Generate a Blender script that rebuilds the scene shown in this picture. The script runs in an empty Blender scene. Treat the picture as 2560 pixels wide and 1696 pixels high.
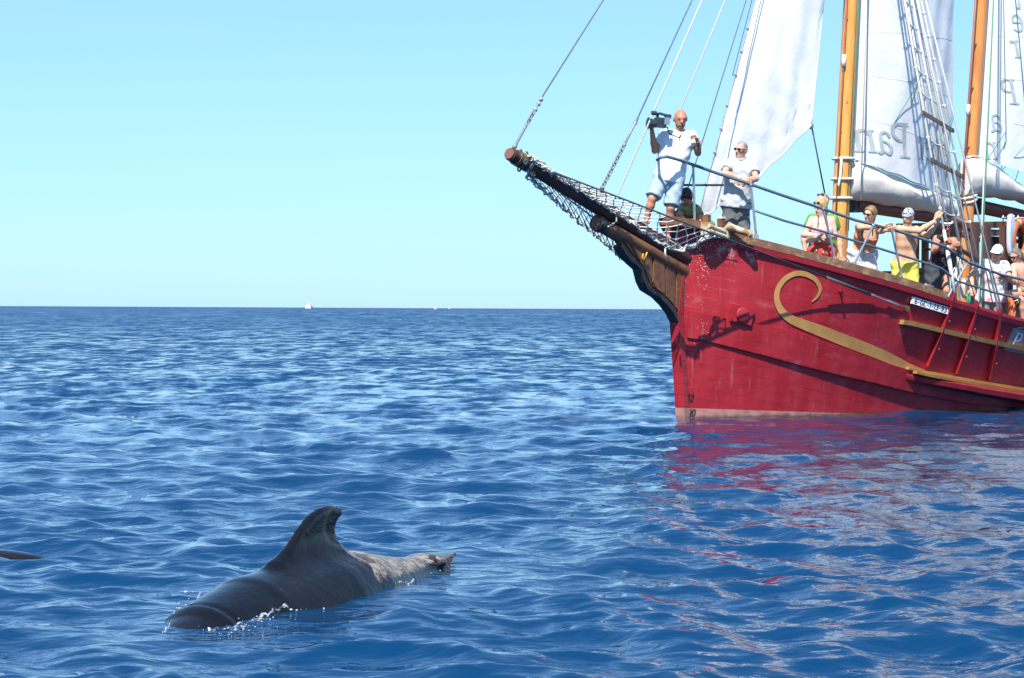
import bpy, bmesh, math, random
import numpy as np
from mathutils import Vector, Matrix

random.seed(7)
RNG = np.random.default_rng(7)
scene = bpy.context.scene
COL = scene.collection

# ------------------------------------------------------------------ camera
CAM_H = 1.45                       # eye height above the water, low boat
FPX = 6000.0                       # focal length in photo pixels (photo is 2560 wide)
PITCH = math.radians(0.73)
ROLL = math.radians(0.28)
cam_data = bpy.data.cameras.new('camera')
cam_data.sensor_width = 36.0
cam_data.lens = 36.0 * FPX / 2560.0
cam_data.clip_start = 0.1
cam_data.clip_end = 60000.0
cam = bpy.data.objects.new('camera', cam_data)
COL.objects.link(cam)
CAM_R = Matrix.Rotation(math.pi / 2 - PITCH, 3, 'X') @ Matrix.Rotation(ROLL, 3, 'Z')
cam.matrix_world = Matrix.Translation((0, 0, CAM_H)) @ CAM_R.to_4x4()
scene.camera = cam

# ------------------------------------------------------------------ light
SUN_TO = Vector((-0.155, -0.575, 0.803)).normalized()      # towards the sun
SUN_EL = math.asin(SUN_TO.z)
SUN_AZ = math.atan2(SUN_TO.x, SUN_TO.y)                     # from +Y towards +X
world = bpy.data.worlds.new('World')
scene.world = world
world.use_nodes = True
wnt = world.node_tree
wnt.nodes.clear()
w_out = wnt.nodes.new('ShaderNodeOutputWorld')
w_bg = wnt.nodes.new('ShaderNodeBackground')
w_sky = wnt.nodes.new('ShaderNodeTexSky')
w_sky.sky_type = 'NISHITA'
w_sky.sun_disc = False
w_sky.sun_elevation = SUN_EL
w_sky.sun_rotation = SUN_AZ
w_sky.altitude = 0.0
w_sky.air_density = 1.0
w_sky.dust_density = 0.3
w_sky.ozone_density = 1.6
w_bg.inputs['Strength'].default_value = 0.076
# thin high veil of cloud, hardly visible, lying in flat streaks
w_tc = wnt.nodes.new('ShaderNodeTexCoord')
w_map = wnt.nodes.new('ShaderNodeMapping')
w_map.inputs['Scale'].default_value = (2.2, 2.2, 26.0)
w_ns = wnt.nodes.new('ShaderNodeTexNoise')
w_ns.inputs['Scale'].default_value = 1.6
w_ns.inputs['Detail'].default_value = 5.0
w_rmp = wnt.nodes.new('ShaderNodeMapRange')
w_rmp.inputs['From Min'].default_value = 0.38
w_rmp.inputs['From Max'].default_value = 0.72
w_rmp.inputs['To Min'].default_value = 0.0
w_rmp.inputs['To Max'].default_value = 0.10
w_mix = wnt.nodes.new('ShaderNodeMix')
w_mix.data_type = 'RGBA'
w_mix.inputs[7].default_value = (5.0, 6.4, 7.0, 1)
w_hsv = wnt.nodes.new('ShaderNodeMix')          # the camera's cool, slightly cyan rendering of the sky
w_hsv.data_type = 'RGBA'
w_hsv.blend_type = 'MULTIPLY'
w_hsv.inputs[0].default_value = 1.0
w_hsv.inputs[7].default_value = (1.28, 2.05, 2.95, 1)
w_gam = wnt.nodes.new('ShaderNodeGamma')
w_gam.inputs['Gamma'].default_value = 0.62
L = wnt.links.new
L(w_tc.outputs['Generated'], w_map.inputs['Vector'])
L(w_map.outputs['Vector'], w_ns.inputs['Vector'])
L(w_ns.outputs['Fac'], w_rmp.inputs['Value'])
L(w_sky.outputs['Color'], w_gam.inputs['Color'])
L(w_gam.outputs['Color'], w_hsv.inputs[6])
L(w_rmp.outputs['Result'], w_mix.inputs[0])
L(w_hsv.outputs[2], w_mix.inputs[6])
L(w_mix.outputs[2], w_bg.inputs['Color'])
L(w_bg.outputs['Background'], w_out.inputs['Surface'])

sun_data = bpy.data.lights.new('sun', 'SUN')
sun_data.energy = 4.6
sun_data.angle = math.radians(0.53)
sun_data.color = (1.0, 0.955, 0.88)
sun = bpy.data.objects.new('sun', sun_data)
sun.rotation_euler = SUN_TO.to_track_quat('Z', 'Y').to_euler()
sun.location = (-20, -60, 90)
COL.objects.link(sun)

scene.view_settings.view_transform = 'Standard'
scene.view_settings.look = 'None'
scene.view_settings.exposure = 0.80
scene.view_settings.gamma = 1.0
scene.view_settings.use_curve_mapping = False
scene.render.film_transparent = False
try:
    scene.cycles.use_denoising = True
    scene.cycles.max_bounces = 8
    scene.cycles.diffuse_bounces = 3
    scene.cycles.glossy_bounces = 4
    scene.cycles.transparent_max_bounces = 8
    scene.cycles.sample_clamp_indirect = 6.0
    scene.cycles.sample_clamp_direct = 0.0
    scene.cycles.caustics_reflective = False
    scene.cycles.caustics_refractive = False
except Exception:
    pass

# ------------------------------------------------------------------ measuring helpers
CR = np.array([list(r) for r in CAM_R])
CC = np.array([0.0, 0.0, CAM_H])


def ray(x, y):
    d = CR @ np.array([(x - 1280.0) / FPX, -(y - 848.0) / FPX, -1.0])
    return d / d[1]


def at(x, y, Y):
    """point of the sight line through photo position (x, y) that lies Y metres out"""
    return CC + ray(x, y) * Y


def on_water(x, y, z=0.0):
    d = ray(x, y)
    return CC + d * ((z - CAM_H) / d[2])


# ship frame: u aft, v to port, z up, origin where the stem meets the water
HEAD = math.radians(52)
AFT = np.array([math.cos(HEAD), math.sin(HEAD), 0.0])
PORT = np.array([math.sin(HEAD), -math.cos(HEAD), 0.0])
SHIP_O = on_water(1706, 1047)
SHIP_O[2] = 0.0


def W(u, v, z):
    return SHIP_O + u * AFT + v * PORT + np.array([0.0, 0.0, z])


def S(P):
    q = np.asarray(P) - SHIP_O
    return np.array([q @ AFT, q @ PORT, q[2]])


def onv(x, y, v=0.0):
    """ship coordinates of the sight line where it crosses the fore-and-aft plane v"""
    d = ray(x, y)
    t = (v - (CC - SHIP_O) @ PORT) / (d @ PORT)
    return S(CC + d * t)


_UT = [-.25, .4, 1.1, 1.9, 2.6, 3.3, 3.95, 4.6, 5.15, 5.85, 7, 9, 12, 15, 17.5]
_ZT = [2.55, 2.38, 2.22, 2.04, 1.89, 1.75, 1.6, 1.49, 1.39, 1.285, 1.15, 1.05, 1.1, 1.35, 1.7]
_uu = np.linspace(-.6, 18, 400)
_zz = np.mean([np.interp(_uu + o, _UT, _ZT) for o in np.linspace(-.3, .3, 7)], axis=0)


def zr(u):
    return float(np.interp(u, _uu, _zz))


def ustem(z):
    return float(np.interp(z, [-1, 0, 1.36, 2.16, 2.7], [.15, 0, -.17, -.12, -.22]))


def hb(u, z):
    """half breadth of the hull"""
    e = max(u - ustem(z), 0.0)
    s = min(max(z / zr(u), 0.0), 1.15)
    bw = 2.15 * (1 - math.exp(-e / 4.0))
    br = 2.4 * (1 - math.exp(-e / 3.0))
    b = bw + (br - bw) * s ** 1.15
    if u > 10:
        b *= 1 - .42 * ((u - 10) / 7.5) ** 2
    if z < 0:
        b *= max(0.0, 1 - .35 * z * z)
    return b


def hull_hit(x, y):
    d = ray(x, y)

    def f(t):
        q = S(CC + d * t)
        return q[1] - hb(q[0], q[2])
    t = 27.0
    while f(t) > 0 and t < 48:
        t += .1
    lo, hi = t - .1, t
    for _ in range(26):
        m = (lo + hi) / 2
        if f(m) > 0:
            lo = m
        else:
            hi = m
    return S(CC + d * lo)


def rail_hit(x, y):
    """on the vertical surface that stands on the port rail"""
    lo, hi = -.6, 14.0
    for _ in range(50):
        m = (lo + hi) / 2
        if onv(x, y, hb(m, zr(m)))[0] - m > 0:
            lo = m
        else:
            hi = m
    return onv(x, y, hb(lo, zr(lo)))


def hull_normal(u, z):
    e = .02
    p = W(u, hb(u, z), z)
    a = W(u + e, hb(u + e, z), z) - p
    b = W(u, hb(u, z + e), z + e) - p
    n = np.cross(a, b)
    n /= np.linalg.norm(n)
    return n if n @ PORT > 0 else -n


# ------------------------------------------------------------------ object helpers
ROOTLOC = {}


def tag(o, label, cat, group=None):
    o['label'] = label
    o['category'] = cat
    if group:
        o['group'] = group
    return o


def empty(name, loc, label, cat, group=None):
    o = bpy.data.objects.new(name, None)
    o.empty_display_size = 0.3
    COL.objects.link(o)
    o.location = [float(c) for c in loc]
    ROOTLOC[o.name] = np.array(loc, float)
    return tag(o, label, cat, group)


def rootloc(o):
    while o.parent is not None:
        o = o.parent
    return ROOTLOC[o.name]


def mesh(name, V, F, m, parent=None, smooth=False, loc=None, mats=None, fmat=None, recalc=True):
    """link V (world coordinates), F as one mesh object under parent"""
    V = np.asarray(V, float)
    base = rootloc(parent) if parent is not None else (np.array(loc, float) if loc is not None else V.mean(0) * [1, 1, 0] + [0, 0, V[:, 2].min()])
    me = bpy.data.meshes.new(name)
    me.from_pydata((V - base).tolist(), [], [tuple(int(i) for i in f) for f in F])
    for k in (mats or [m]):
        me.materials.append(k)
    if fmat is not None:
        me.polygons.foreach_set('material_index', np.asarray(fmat, dtype=np.int32))
    if recalc:
        bm = bmesh.new()
        bm.from_mesh(me)
        bmesh.ops.recalc_face_normals(bm, faces=bm.faces)
        bm.to_mesh(me)
        bm.free()
    if smooth:
        me.polygons.foreach_set('use_smooth', [True] * len(me.polygons))
        if smooth == 'auto':
            me.set_sharp_from_angle(angle=math.radians(38))
    me.update()
    o = bpy.data.objects.new(name, me)
    COL.objects.link(o)
    if parent is not None:
        o.parent = parent
    else:
        o.location = base.tolist()
        ROOTLOC[o.name] = base
    return o


class MB:
    """collects simple solids in world coordinates"""

    def __init__(s):
        s.V = []
        s.F = []

    def add(s, V, F):
        n = len(s.V)
        s.V += [np.asarray(v, float) for v in V]
        s.F += [tuple(i + n for i in f) for f in F]
        return s

    def box8(s, c):
        """eight corners: bottom four round, then top four"""
        return s.add(c, [(0, 1, 2, 3), (4, 7, 6, 5), (0, 4, 5, 1), (1, 5, 6, 2), (2, 6, 7, 3), (3, 7, 4, 0)])

    def box(s, p, ax, ay, az):
        """centre and three half-axis vectors"""
        p, ax, ay, az = [np.asarray(q, float) for q in (p, ax, ay, az)]
        return s.box8([p + i * ax + j * ay + k * az for k in (-1, 1) for i, j in ((-1, -1), (1, -1), (1, 1), (-1, 1))])

    def tube(s, P, r, n=8, cap=True, squash=None):
        P = [np.asarray(p, float) for p in P]
        R_ = [r] * len(P) if np.isscalar(r) else r
        ref = None
        rings = []
        base = len(s.V)
        for i, p in enumerate(P):
            d = P[min(i + 1, len(P) - 1)] - P[max(i - 1, 0)]
            d = d / (np.linalg.norm(d) + 1e-12)
            if ref is None:
                h = np.array([0, 0, 1.0]) if abs(d[2]) < .9 else np.array([1.0, 0, 0])
                ref = np.cross(d, h)
            ref = ref - d * (ref @ d)
            ref /= np.linalg.norm(ref) + 1e-12
            b = np.cross(d, ref)
            for k in range(n):
                a = 2 * math.pi * k / n
                s.V.append(p + R_[i] * (math.cos(a) * ref + math.sin(a) * b))
        for i in range(len(P) - 1):
            for k in range(n):
                a, b_ = base + i * n + k, base + i * n + (k + 1) % n
                s.F.append((a, b_, b_ + n, a + n))
        if cap:
            s.F.append(tuple(base + k for k in range(n))[::-1])
            e = base + (len(P) - 1) * n
            s.F.append(tuple(e + k for k in range(n)))
        return s

    def ball(s, c, rx, ry=None, rz=None, n=8, m=6, X=None, Y=None, Z=None):
        ry = ry or rx
        rz = rz or rx
        X = np.array([1., 0, 0]) if X is None else X
        Y = np.array([0, 1., 0]) if Y is None else Y
        Z = np.array([0, 0, 1.]) if Z is None else Z
        base = len(s.V)
        for i in range(1, m):
            t = math.pi * i / m
            for k in range(n):
                a = 2 * math.pi * k / n
                s.V.append(np.asarray(c) + rx * math.sin(t) * math.cos(a) * X + ry * math.sin(t) * math.sin(a) * Y + rz * math.cos(t) * Z)
        for i in range(m - 2):
            for k in range(n):
                a, b = base + i * n + k, base + i * n + (k + 1) % n
                s.F.append((a, b, b + n, a + n))
        t0 = len(s.V)
        s.V += [np.asarray(c) + rz * Z, np.asarray(c) - rz * Z]
        for k in range(n):
            s.F.append((t0, base + (k + 1) % n, base + k))
            e = base + (m - 2) * n
            s.F.append((t0 + 1, e + k, e + (k + 1) % n))
        return s

    def grid(s, G, closed_u=False):
        """G[i][j] points"""
        base = len(s.V)
        ni, nj = len(G), len(G[0])
        for r in G:
            s.V += [np.asarray(p, float) for p in r]
        for i in range(ni - (0 if closed_u else 1)):
            for j in range(nj - 1):
                a = base + i * nj + j
                b = base + ((i + 1) % ni) * nj + j
                s.F.append((a, a + 1, b + 1, b))
        return s

    def build(s, name, m, parent=None, smooth=False, loc=None):
        return mesh(name, s.V, s.F, m, parent, smooth, loc)


def sag(a, b, d, n=12):
    a, b = np.asarray(a, float), np.asarray(b, float)
    return [a + (b - a) * t - np.array([0, 0, 4 * d * t * (1 - t)]) for t in np.linspace(0, 1, n)]


# ------------------------------------------------------------------ materials
LEE = (6.0, 27.5, 5.0, 7.5)          # sheltered water under the ship's port bow: centre and reach


class NT:
    def __init__(s, name):
        s.m = bpy.data.materials.new(name)
        s.m.use_nodes = True
        s.t = s.m.node_tree
        s.b = s.t.nodes['Principled BSDF']
        s.out = s.t.nodes['Material Output']

    def n(s, typ, **kw):
        o = s.t.nodes.new('ShaderNode' + typ)
        for k, v in kw.items():
            setattr(o, k, v)
        return o

    def l(s, a, b):
        s.t.links.new(a, b)

    def val(s, x, inp):
        if isinstance(x, (int, float)):
            inp.default_value = x
        elif isinstance(x, tuple):
            inp.default_value = x if len(x) == 4 or inp.type == 'VECTOR' else (*x, 1)
        else:
            s.l(x, inp)

    def coord(s, scale=(1, 1, 1), rot=(0, 0, 0), kind='Object'):
        tc = s.n('TexCoord')
        mp = s.n('Mapping')
        mp.inputs['Scale'].default_value = scale
        mp.inputs['Rotation'].default_value = rot
        s.l(tc.outputs[kind], mp.inputs['Vector'])
        return mp.outputs['Vector']

    def noise(s, vec, scale, detail=4, rough=.55, dist=0):
        o = s.n('TexNoise')
        o.inputs['Scale'].default_value = scale
        o.inputs['Detail'].default_value = detail
        o.inputs['Roughness'].default_value = rough
        o.inputs['Distortion'].default_value = dist
        s.l(vec, o.inputs['Vector'])
        return o.outputs['Fac']

    def rng(s, x, a, b, c=0.0, d=1.0, smooth=True):
        o = s.n('MapRange', interpolation_type='SMOOTHSTEP' if smooth else 'LINEAR')
        s.val(x, o.inputs['Value'])
        o.inputs['From Min'].default_value = a
        o.inputs['From Max'].default_value = b
        o.inputs['To Min'].default_value = c
        o.inputs['To Max'].default_value = d
        return o.outputs['Result']

    def math(s, op, a, b=0.0):
        o = s.n('Math', operation=op)
        s.val(a, o.inputs[0])
        s.val(b, o.inputs[1])
        return o.outputs[0]

    def mix(s, f, a, b, blend='MIX'):
        o = s.n('Mix', data_type='RGBA', blend_type=blend)
        s.val(f, o.inputs[0])
        s.val(a, o.inputs[6])
        s.val(b, o.inputs[7])
        return o.outputs[2]

    def dot(s, vec, d):
        o = s.n('VectorMath', operation='DOT_PRODUCT')
        s.l(vec, o.inputs[0])
        o.inputs[1].default_value = d
        return o.outputs['Value']

    def bump(s, h, strength=.3, dist=.02, normal=None):
        o = s.n('Bump')
        o.inputs['Strength'].default_value = strength
        o.inputs['Distance'].default_value = dist
        s.l(h, o.inputs['Height'])
        if normal is not None:
            s.l(normal, o.inputs['Normal'])
        return o.outputs['Normal']


def mat(name, col, col2=None, rough=.6, scale=6.0, stretch=(1, 1, 1), bump=.15, bdist=.006, bscale=None, metal=0.0, spec=.5, thr=(.35, .7), trans=0.0):
    t = NT(name)
    v = t.coord(stretch)
    f = t.rng(t.noise(v, scale, 5), thr[0], thr[1])
    c2 = col2 or tuple(c * .62 for c in col)
    t.l(t.mix(f, col, c2), t.b.inputs['Base Color'])
    t.b.inputs['Roughness'].default_value = rough
    t.b.inputs['Metallic'].default_value = metal
    t.b.inputs['Specular IOR Level'].default_value = spec
    if bump:
        t.l(t.bump(t.noise(v, bscale or scale * 5, 4), bump, bdist), t.b.inputs['Normal'])
    return t.m


AFT3 = tuple(float(c) for c in AFT)
PORT3 = tuple(float(c) for c in PORT)


def mat_hull():
    t = NT('weathered_red_hull_paint')
    v = t.coord()
    sep = t.n('SeparateXYZ')
    t.l(v, sep.inputs[0])
    z = sep.outputs['Z']
    u = t.dot(v, AFT3)
    # streaky fading of the paint, run-off downwards
    vs = t.coord((3.2, 3.2, .5))
    f1 = t.rng(t.noise(vs, 1.6, 6, .6), .3, .75)
    red = t.mix(f1, (.355, .014, .022), (.43, .030, .040))
    f2 = t.rng(t.noise(t.coord(), .9, 4), .45, .75)
    red = t.mix(t.math('MULTIPLY', f2, .45), red, (.29, .010, .016))
    # chalky scuffs
    f3 = t.math('MULTIPLY', t.rng(t.noise(t.coord((1, 1, 2.4)), 2.3, 9, .7), .56, .78), .45)
    red = t.mix(f3, red, (.52, .20, .20))
    # salt specks, thickest on the bow
    vo = t.n('TexVoronoi')
    vo.inputs['Scale'].default_value = 38.0
    t.l(t.coord((1, 1, .8)), vo.inputs['Vector'])
    bow = t.math('MULTIPLY', t.rng(u, .95, .15, 0, 1), t.rng(z, .15, 1.5, .35, 1))
    dense = t.rng(t.noise(t.coord((1, 1, .45)), 2.4, 5), .38, .66)
    thr = t.math('MULTIPLY', t.math('MULTIPLY', bow, dense), .26)
    sp = t.math('LESS_THAN', vo.outputs['Distance'], thr)
    red = t.mix(t.math('MULTIPLY', sp, .85), red, (.68, .58, .55))
    # pale run-off streaks under the rail
    rs = t.rng(t.noise(t.coord((9, 9, .35)), 1.4, 5, .6), .60, .74)
    red = t.mix(t.math('MULTIPLY', t.math('MULTIPLY', rs, t.rng(u, 4.0, .2, .25, 1)), .28), red, (.56, .30, .28))
    # bare patch where the chain has rubbed, below the fairlead
    dx = t.math('SUBTRACT', u, .62)
    dz = t.math('SUBTRACT', z, 2.22)
    rr = t.math('ADD', t.math('MULTIPLY', t.math('MULTIPLY', dx, dx), 5.0), t.math('MULTIPLY', t.math('MULTIPLY', dz, dz), 26.0))
    pm = t.math('MULTIPLY', t.rng(rr, 1.0, .1), t.rng(t.noise(t.coord((1, 1, .6)), 9, 6, .7), .46, .60))
    red = t.mix(t.math('MULTIPLY', pm, .8), red, (.50, .36, .33))
    # boot topping, faded salmon antifouling
    line = t.math('ADD', t.math('ADD', z, t.math('MULTIPLY', u, .047)), t.math('MULTIPLY', t.noise(t.coord(), 14, 2), .008))
    boot = t.rng(line, .150, .142)
    salmon = t.mix(t.rng(t.noise(t.coord((1, 1, .4)), 7, 5), .35, .7), (.50, .25, .20), (.36, .17, .13))
    red = t.mix(boot, red, salmon)
    weed = t.rng(t.math('ADD', z, t.math('MULTIPLY', t.noise(t.coord(), 6, 4), .10)), .105, .045)
    red = t.mix(t.math('MULTIPLY', weed, .8), red, (.07, .045, .03))
    t.l(red, t.b.inputs['Base Color'])
    t.l(t.rng(f3, 0, .3, .36, .6), t.b.inputs['Roughness'])
    t.b.inputs['Specular IOR Level'].default_value = .4
    # plank seams telegraphing through the paint and hand-beaten unevenness
    wv = t.n('TexWave', wave_type='BANDS', bands_direction='Z', wave_profile='SAW')
    zz = t.n('CombineXYZ')
    t.l(t.math('ADD', z, t.math('MULTIPLY', u, .21)), zz.inputs['Z'])
    t.l(zz.outputs[0], wv.inputs['Vector'])
    wv.inputs['Scale'].default_value = 2.1
    wv.inputs['Distortion'].default_value = .0
    seam = t.rng(wv.outputs['Fac'], .0, .035)
    n1 = t.bump(seam, .45, .008)
    n2 = t.bump(t.noise(t.coord((1, 1, 1.8)), 1.3, 2), .35, .05, n1)
    n3 = t.bump(t.noise(t.coord(), 30, 3), .06, .006, n2)
    t.l(n3, t.b.inputs['Normal'])
    return t.m


def mat_wood(name, a, b, c, scale=3.0, axis='Z', rough=.45, dark=None, coat=0.0, knots=False, bump=.12):
    """grain runs along axis"""
    t = NT(name)
    st = {'Z': (14, 14, .8), 'A': (4, 4, 12)}[axis]
    v = t.coord(st)
    f = t.rng(t.noise(v, scale * .5, 6, .6, .6), .3, .7)
    col = t.mix(f, a, b)
    f2 = t.rng(t.noise(t.coord((1, 1, .35)), 2.4, 4), .5, .75)
    col = t.mix(t.math('MULTIPLY', f2, .7), col, c)
    if knots:
        vo = t.n('TexVoronoi')
        vo.inputs['Scale'].default_value = 3.2
        t.l(t.coord((2.2, 2.2, 1)), vo.inputs['Vector'])
        k = t.rng(vo.outputs['Distance'], .13, .05)
        col = t.mix(t.math('MULTIPLY', k, .65), col, (.13, .045, .012))
    if dark is not None:
        d = t.rng(t.noise(t.coord(), 5.0, 8, .7), .50, .66)
        col = t.mix(t.math('MULTIPLY', d, .8), col, dark)
    t.l(col, t.b.inputs['Base Color'])
    t.b.inputs['Roughness'].default_value = rough
    t.b.inputs['Coat Weight'].default_value = coat
    t.b.inputs['Coat Roughness'].default_value = .15
    t.l(t.bump(t.noise(v, scale * 2, 5), bump, .006), t.b.inputs['Normal'])
    return t.m


def mat_sail(name, col, col2, tr=.3):
    t = NT(name)
    v = t.coord((1, 1, 1))
    f = t.rng(t.noise(v, 1.6, 6, .6), .35, .72)
    c = t.mix(f, col, col2)
    st = t.rng(t.noise(t.coord((.6, .6, 3)), 3.5, 6, .65), .62, .8)
    c = t.mix(t.math('MULTIPLY', st, .25), c, (.50, .50, .46))
    t.l(c, t.b.inputs['Base Color'])
    t.b.inputs['Roughness'].default_value = .8
    t.b.inputs['Specular IOR Level'].default_value = .15
    n1 = t.bump(t.noise(t.coord((1, 1, 1), (.3, .7, .4)), 5.0, 6, .6), .35, .03)
    t.l(n1, t.b.inputs['Normal'])
    tl = t.n('BsdfTranslucent')
    t.l(c, tl.inputs['Color'])
    t.l(n1, tl.inputs['Normal'])
    ms = t.n('MixShader')
    ms.inputs[0].default_value = tr
    t.l(t.b.outputs[0], ms.inputs[1])
    t.l(tl.outputs[0], ms.inputs[2])
    t.l(ms.outputs[0], t.out.inputs['Surface'])
    return t.m


def mat_skin(name, col):
    t = NT(name)
    f = t.rng(t.noise(t.coord(), 9, 4), .35, .7)
    t.l(t.mix(f, col, (col[0] * .86, col[1] * .74, col[2] * .70)), t.b.inputs['Base Color'])
    t.b.inputs['Roughness'].default_value = .5
    t.b.inputs['Specular IOR Level'].default_value = .35
    t.l(t.bump(t.noise(t.coord(), 60, 3), .08, .004), t.b.inputs['Normal'])
    return t.m


def mat_print(name, base, c1, c2, c3, s1=18, thr=.34):
    """cloth with a scattered flower print"""
    t = NT(name)
    vo = t.n('TexVoronoi')
    vo.inputs['Scale'].default_value = s1
    vo.inputs['Randomness'].default_value = 1.0
    t.l(t.coord(), vo.inputs['Vector'])
    m = t.rng(vo.outputs['Distance'], thr, thr - .12)
    sx = t.n('SeparateXYZ')
    t.l(vo.outputs['Color'], sx.inputs[0])
    pc = t.mix(t.math('GREATER_THAN', sx.outputs['X'], .5), c1, c2)
    pc = t.mix(t.math('GREATER_THAN', sx.outputs['Y'], .68), pc, c3)
    m = t.math('MULTIPLY', m, t.math('GREATER_THAN', sx.outputs['Z'], .3))
    t.l(t.mix(m, base, pc), t.b.inputs['Base Color'])
    t.b.inputs['Roughness'].default_value = .85
    t.l(t.bump(t.noise(t.coord((1, 1, .5)), 12, 4), .3, .015), t.b.inputs['Normal'])
    return t.m


def mat_sea():
    t = NT('sea_water')
    tc = t.n('TexCoord')
    v = tc.outputs['Object']

    def mp(sc, rot):
        m = t.n('Mapping')
        m.inputs['Scale'].default_value = sc
        m.inputs['Rotation'].default_value = (0, 0, rot)
        t.l(v, m.inputs['Vector'])
        return m.outputs['Vector']
    t.b.inputs['Base Color'].default_value = (.0007, .030, .088, 1)
    t.b.inputs['IOR'].default_value = 1.333
    # ripples too fine for the mesh near by; far out, where the mesh is coarse, the chop itself
    dist = t.n('VectorMath', operation='LENGTH')
    t.l(v, dist.inputs[0])
    dv = dist.outputs['Value']
    t.l(t.rng(dv, 25, 220, .025, .22), t.b.inputs['Roughness'])
    nC = t.noise(mp((.8, 1.4, 1), .30), 2.4, 3, .5)
    nD = t.noise(mp((.9, 1.4, 1), -.35), 8.5, 2, .5)
    h = t.math('ADD', t.math('MULTIPLY', nC, .036), t.math('MULTIPLY', nD, .010))
    sx_ = t.n('SeparateXYZ')
    t.l(v, sx_.inputs[0])
    ax_ = t.math('DIVIDE', t.math('SUBTRACT', sx_.outputs['X'], LEE[0]), LEE[2])
    ay_ = t.math('DIVIDE', t.math('SUBTRACT', sx_.outputs['Y'], LEE[1]), LEE[3])
    rr_ = t.math('ADD', t.math('MULTIPLY', ax_, ax_), t.math('MULTIPLY', ay_, ay_))
    lee = t.math('POWER', 2.718, t.math('MULTIPLY', rr_, -1.0))
    calm = t.math('SUBTRACT', 1.0, t.math('MULTIPLY', lee, .78))
    nb = t.bump(t.math('MULTIPLY', h, calm), 1.0, 1.0)

    def slope(sc, rot, scale, det):
        o = t.n('TexNoise')
        o.inputs['Scale'].default_value = scale
        o.inputs['Detail'].default_value = det
        o.inputs['Roughness'].default_value = .6
        t.l(mp(sc, rot), o.inputs['Vector'])
        sb = t.n('VectorMath', operation='SUBTRACT')
        t.l(o.outputs['Color'], sb.inputs[0])
        sb.inputs[1].default_value = (.5, .5, .5)
        return sb.outputs[0]

    def scaled(vec, amp):
        m = t.n('VectorMath', operation='SCALE')
        t.l(vec, m.inputs[0])
        t.val(amp, m.inputs['Scale'])
        f = t.n('VectorMath', operation='MULTIPLY')
        t.l(m.outputs[0], f.inputs[0])
        f.inputs[1].default_value = (1, 1, 0)
        return f.outputs[0]

    def add(a, b):
        m = t.n('VectorMath', operation='ADD')
        t.l(a, m.inputs[0])
        t.l(b, m.inputs[1])
        return m.outputs[0]
    s1 = scaled(slope((1.9, 1.0, 1), .12, 1.0, 4), t.math('MULTIPLY', calm, t.rng(dv, 12, 40, .25, 1.5)))
    s2 = scaled(slope((1.0, .20, 1), -.10, 1.0, 5), t.rng(dv, 35, 110, 0, 1.5))
    s3 = scaled(slope((.42, .03, 1), .06, 1.0, 5), t.rng(dv, 150, 500, 0, 1.4))
    # normals leaned towards the viewer's boat with distance, added to darken the sea
    lean = t.n('CombineXYZ')
    t.l(t.rng(dv, 14, 80, 0, -.17), lean.inputs['Y'])
    tot = add(add(nb, s1), add(add(s2, s3), lean.outputs[0]))
    nn = t.n('VectorMath', operation='NORMALIZE')
    t.l(tot, nn.inputs[0])
    t.l(nn.outputs[0], t.b.inputs['Normal'])
    return t.m


M_RED = mat_hull()
M_RED2 = mat('red_trim_paint', (.36, .016, .026), (.26, .012, .02), .45, 5, bump=.25)
M_OCHRE = mat('ochre_stripe_paint', (.52, .27, .085), (.44, .21, .06), .55, 4)
M_CAPWOOD = mat_wood('worn_cap_rail_wood', (.24, .115, .06), (.16, .075, .042), (.44, .31, .15), 3, 'A', .65, (.48, .35, .18), bump=.5)
M_MAST = mat_wood('varnished_pine_mast', (.72, .35, .07), (.60, .26, .045), (.48, .18, .03), 3, 'Z', .32, None, .5, True)
M_MAST2 = mat_wood('reddish_pine_mast', (.64, .26, .055), (.52, .19, .038), (.40, .13, .028), 3, 'Z', .36, None, .4, True)
M_DARKWOOD = mat_wood('dark_bowsprit_wood', (.10, .038, .028), (.065, .024, .018), (.14, .058, .036), 3, 'A', .5, bump=.4)
M_BROWNWOOD = mat_wood('brown_oak_boards', (.25, .105, .045), (.16, .065, .03), (.33, .15, .07), 3, 'A', .55, (.09, .045, .026), bump=.5)
M_BOOM = mat_wood('red_brown_boom_wood', (.20, .065, .042), (.15, .048, .032), (.25, .09, .06), 3, 'A', .5)
M_HOUSE = mat_wood('dark_deckhouse_wood', (.11, .042, .024), (.07, .028, .018), (.15, .06, .03), 3, 'Z', .5)
M_DECK = mat_wood('teak_deck', (.30, .20, .11), (.24, .155, .085), (.2, .13, .07), 3, 'A', .7)
M_BLACK = mat('black_cutwater_paint', (.022, .022, .024), (.05, .046, .042), .5, 7)
M_SAIL = mat_sail('white_sailcloth', (.90, .89, .865), (.85, .85, .83), .32)
M_BAG = mat_sail('canvas_sail_cover', (.70, .67, .62), (.62, .60, .56), .10)
M_TIE = mat('white_lashing', (.78, .78, .75), (.66, .65, .6), .8, 20)
M_ROPE = mat('white_rope', (.78, .76, .69), (.62, .59, .50), .85, 60, bump=.5)
M_ROPEG = mat('green_rope', (.05, .28, .16), (.04, .2, .12), .8, 40)
M_ROPED = mat('tarred_dark_line', (.07, .085, .095), (.04, .05, .055), .7, 40)
M_WIRE = mat('grey_wire_rope', (.27, .30, .32), (.18, .2, .22), .45, 30, metal=.4)
M_STEEL = mat('dull_stainless_tube', (.46, .49, .52), (.36, .39, .42), .32, 14, metal=.7)
M_BLUELINE = mat('blue_grey_covered_wire', (.10, .16, .22), (.075, .12, .165), .5, 14)
M_BRASS = mat('worn_bronze', (.38, .27, .12), (.20, .15, .08), .42, 12, metal=.8)
M_CREAM = mat('weathered_cream_iron', (.58, .50, .33), (.30, .17, .07), .6, 9, thr=(.45, .62))
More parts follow.
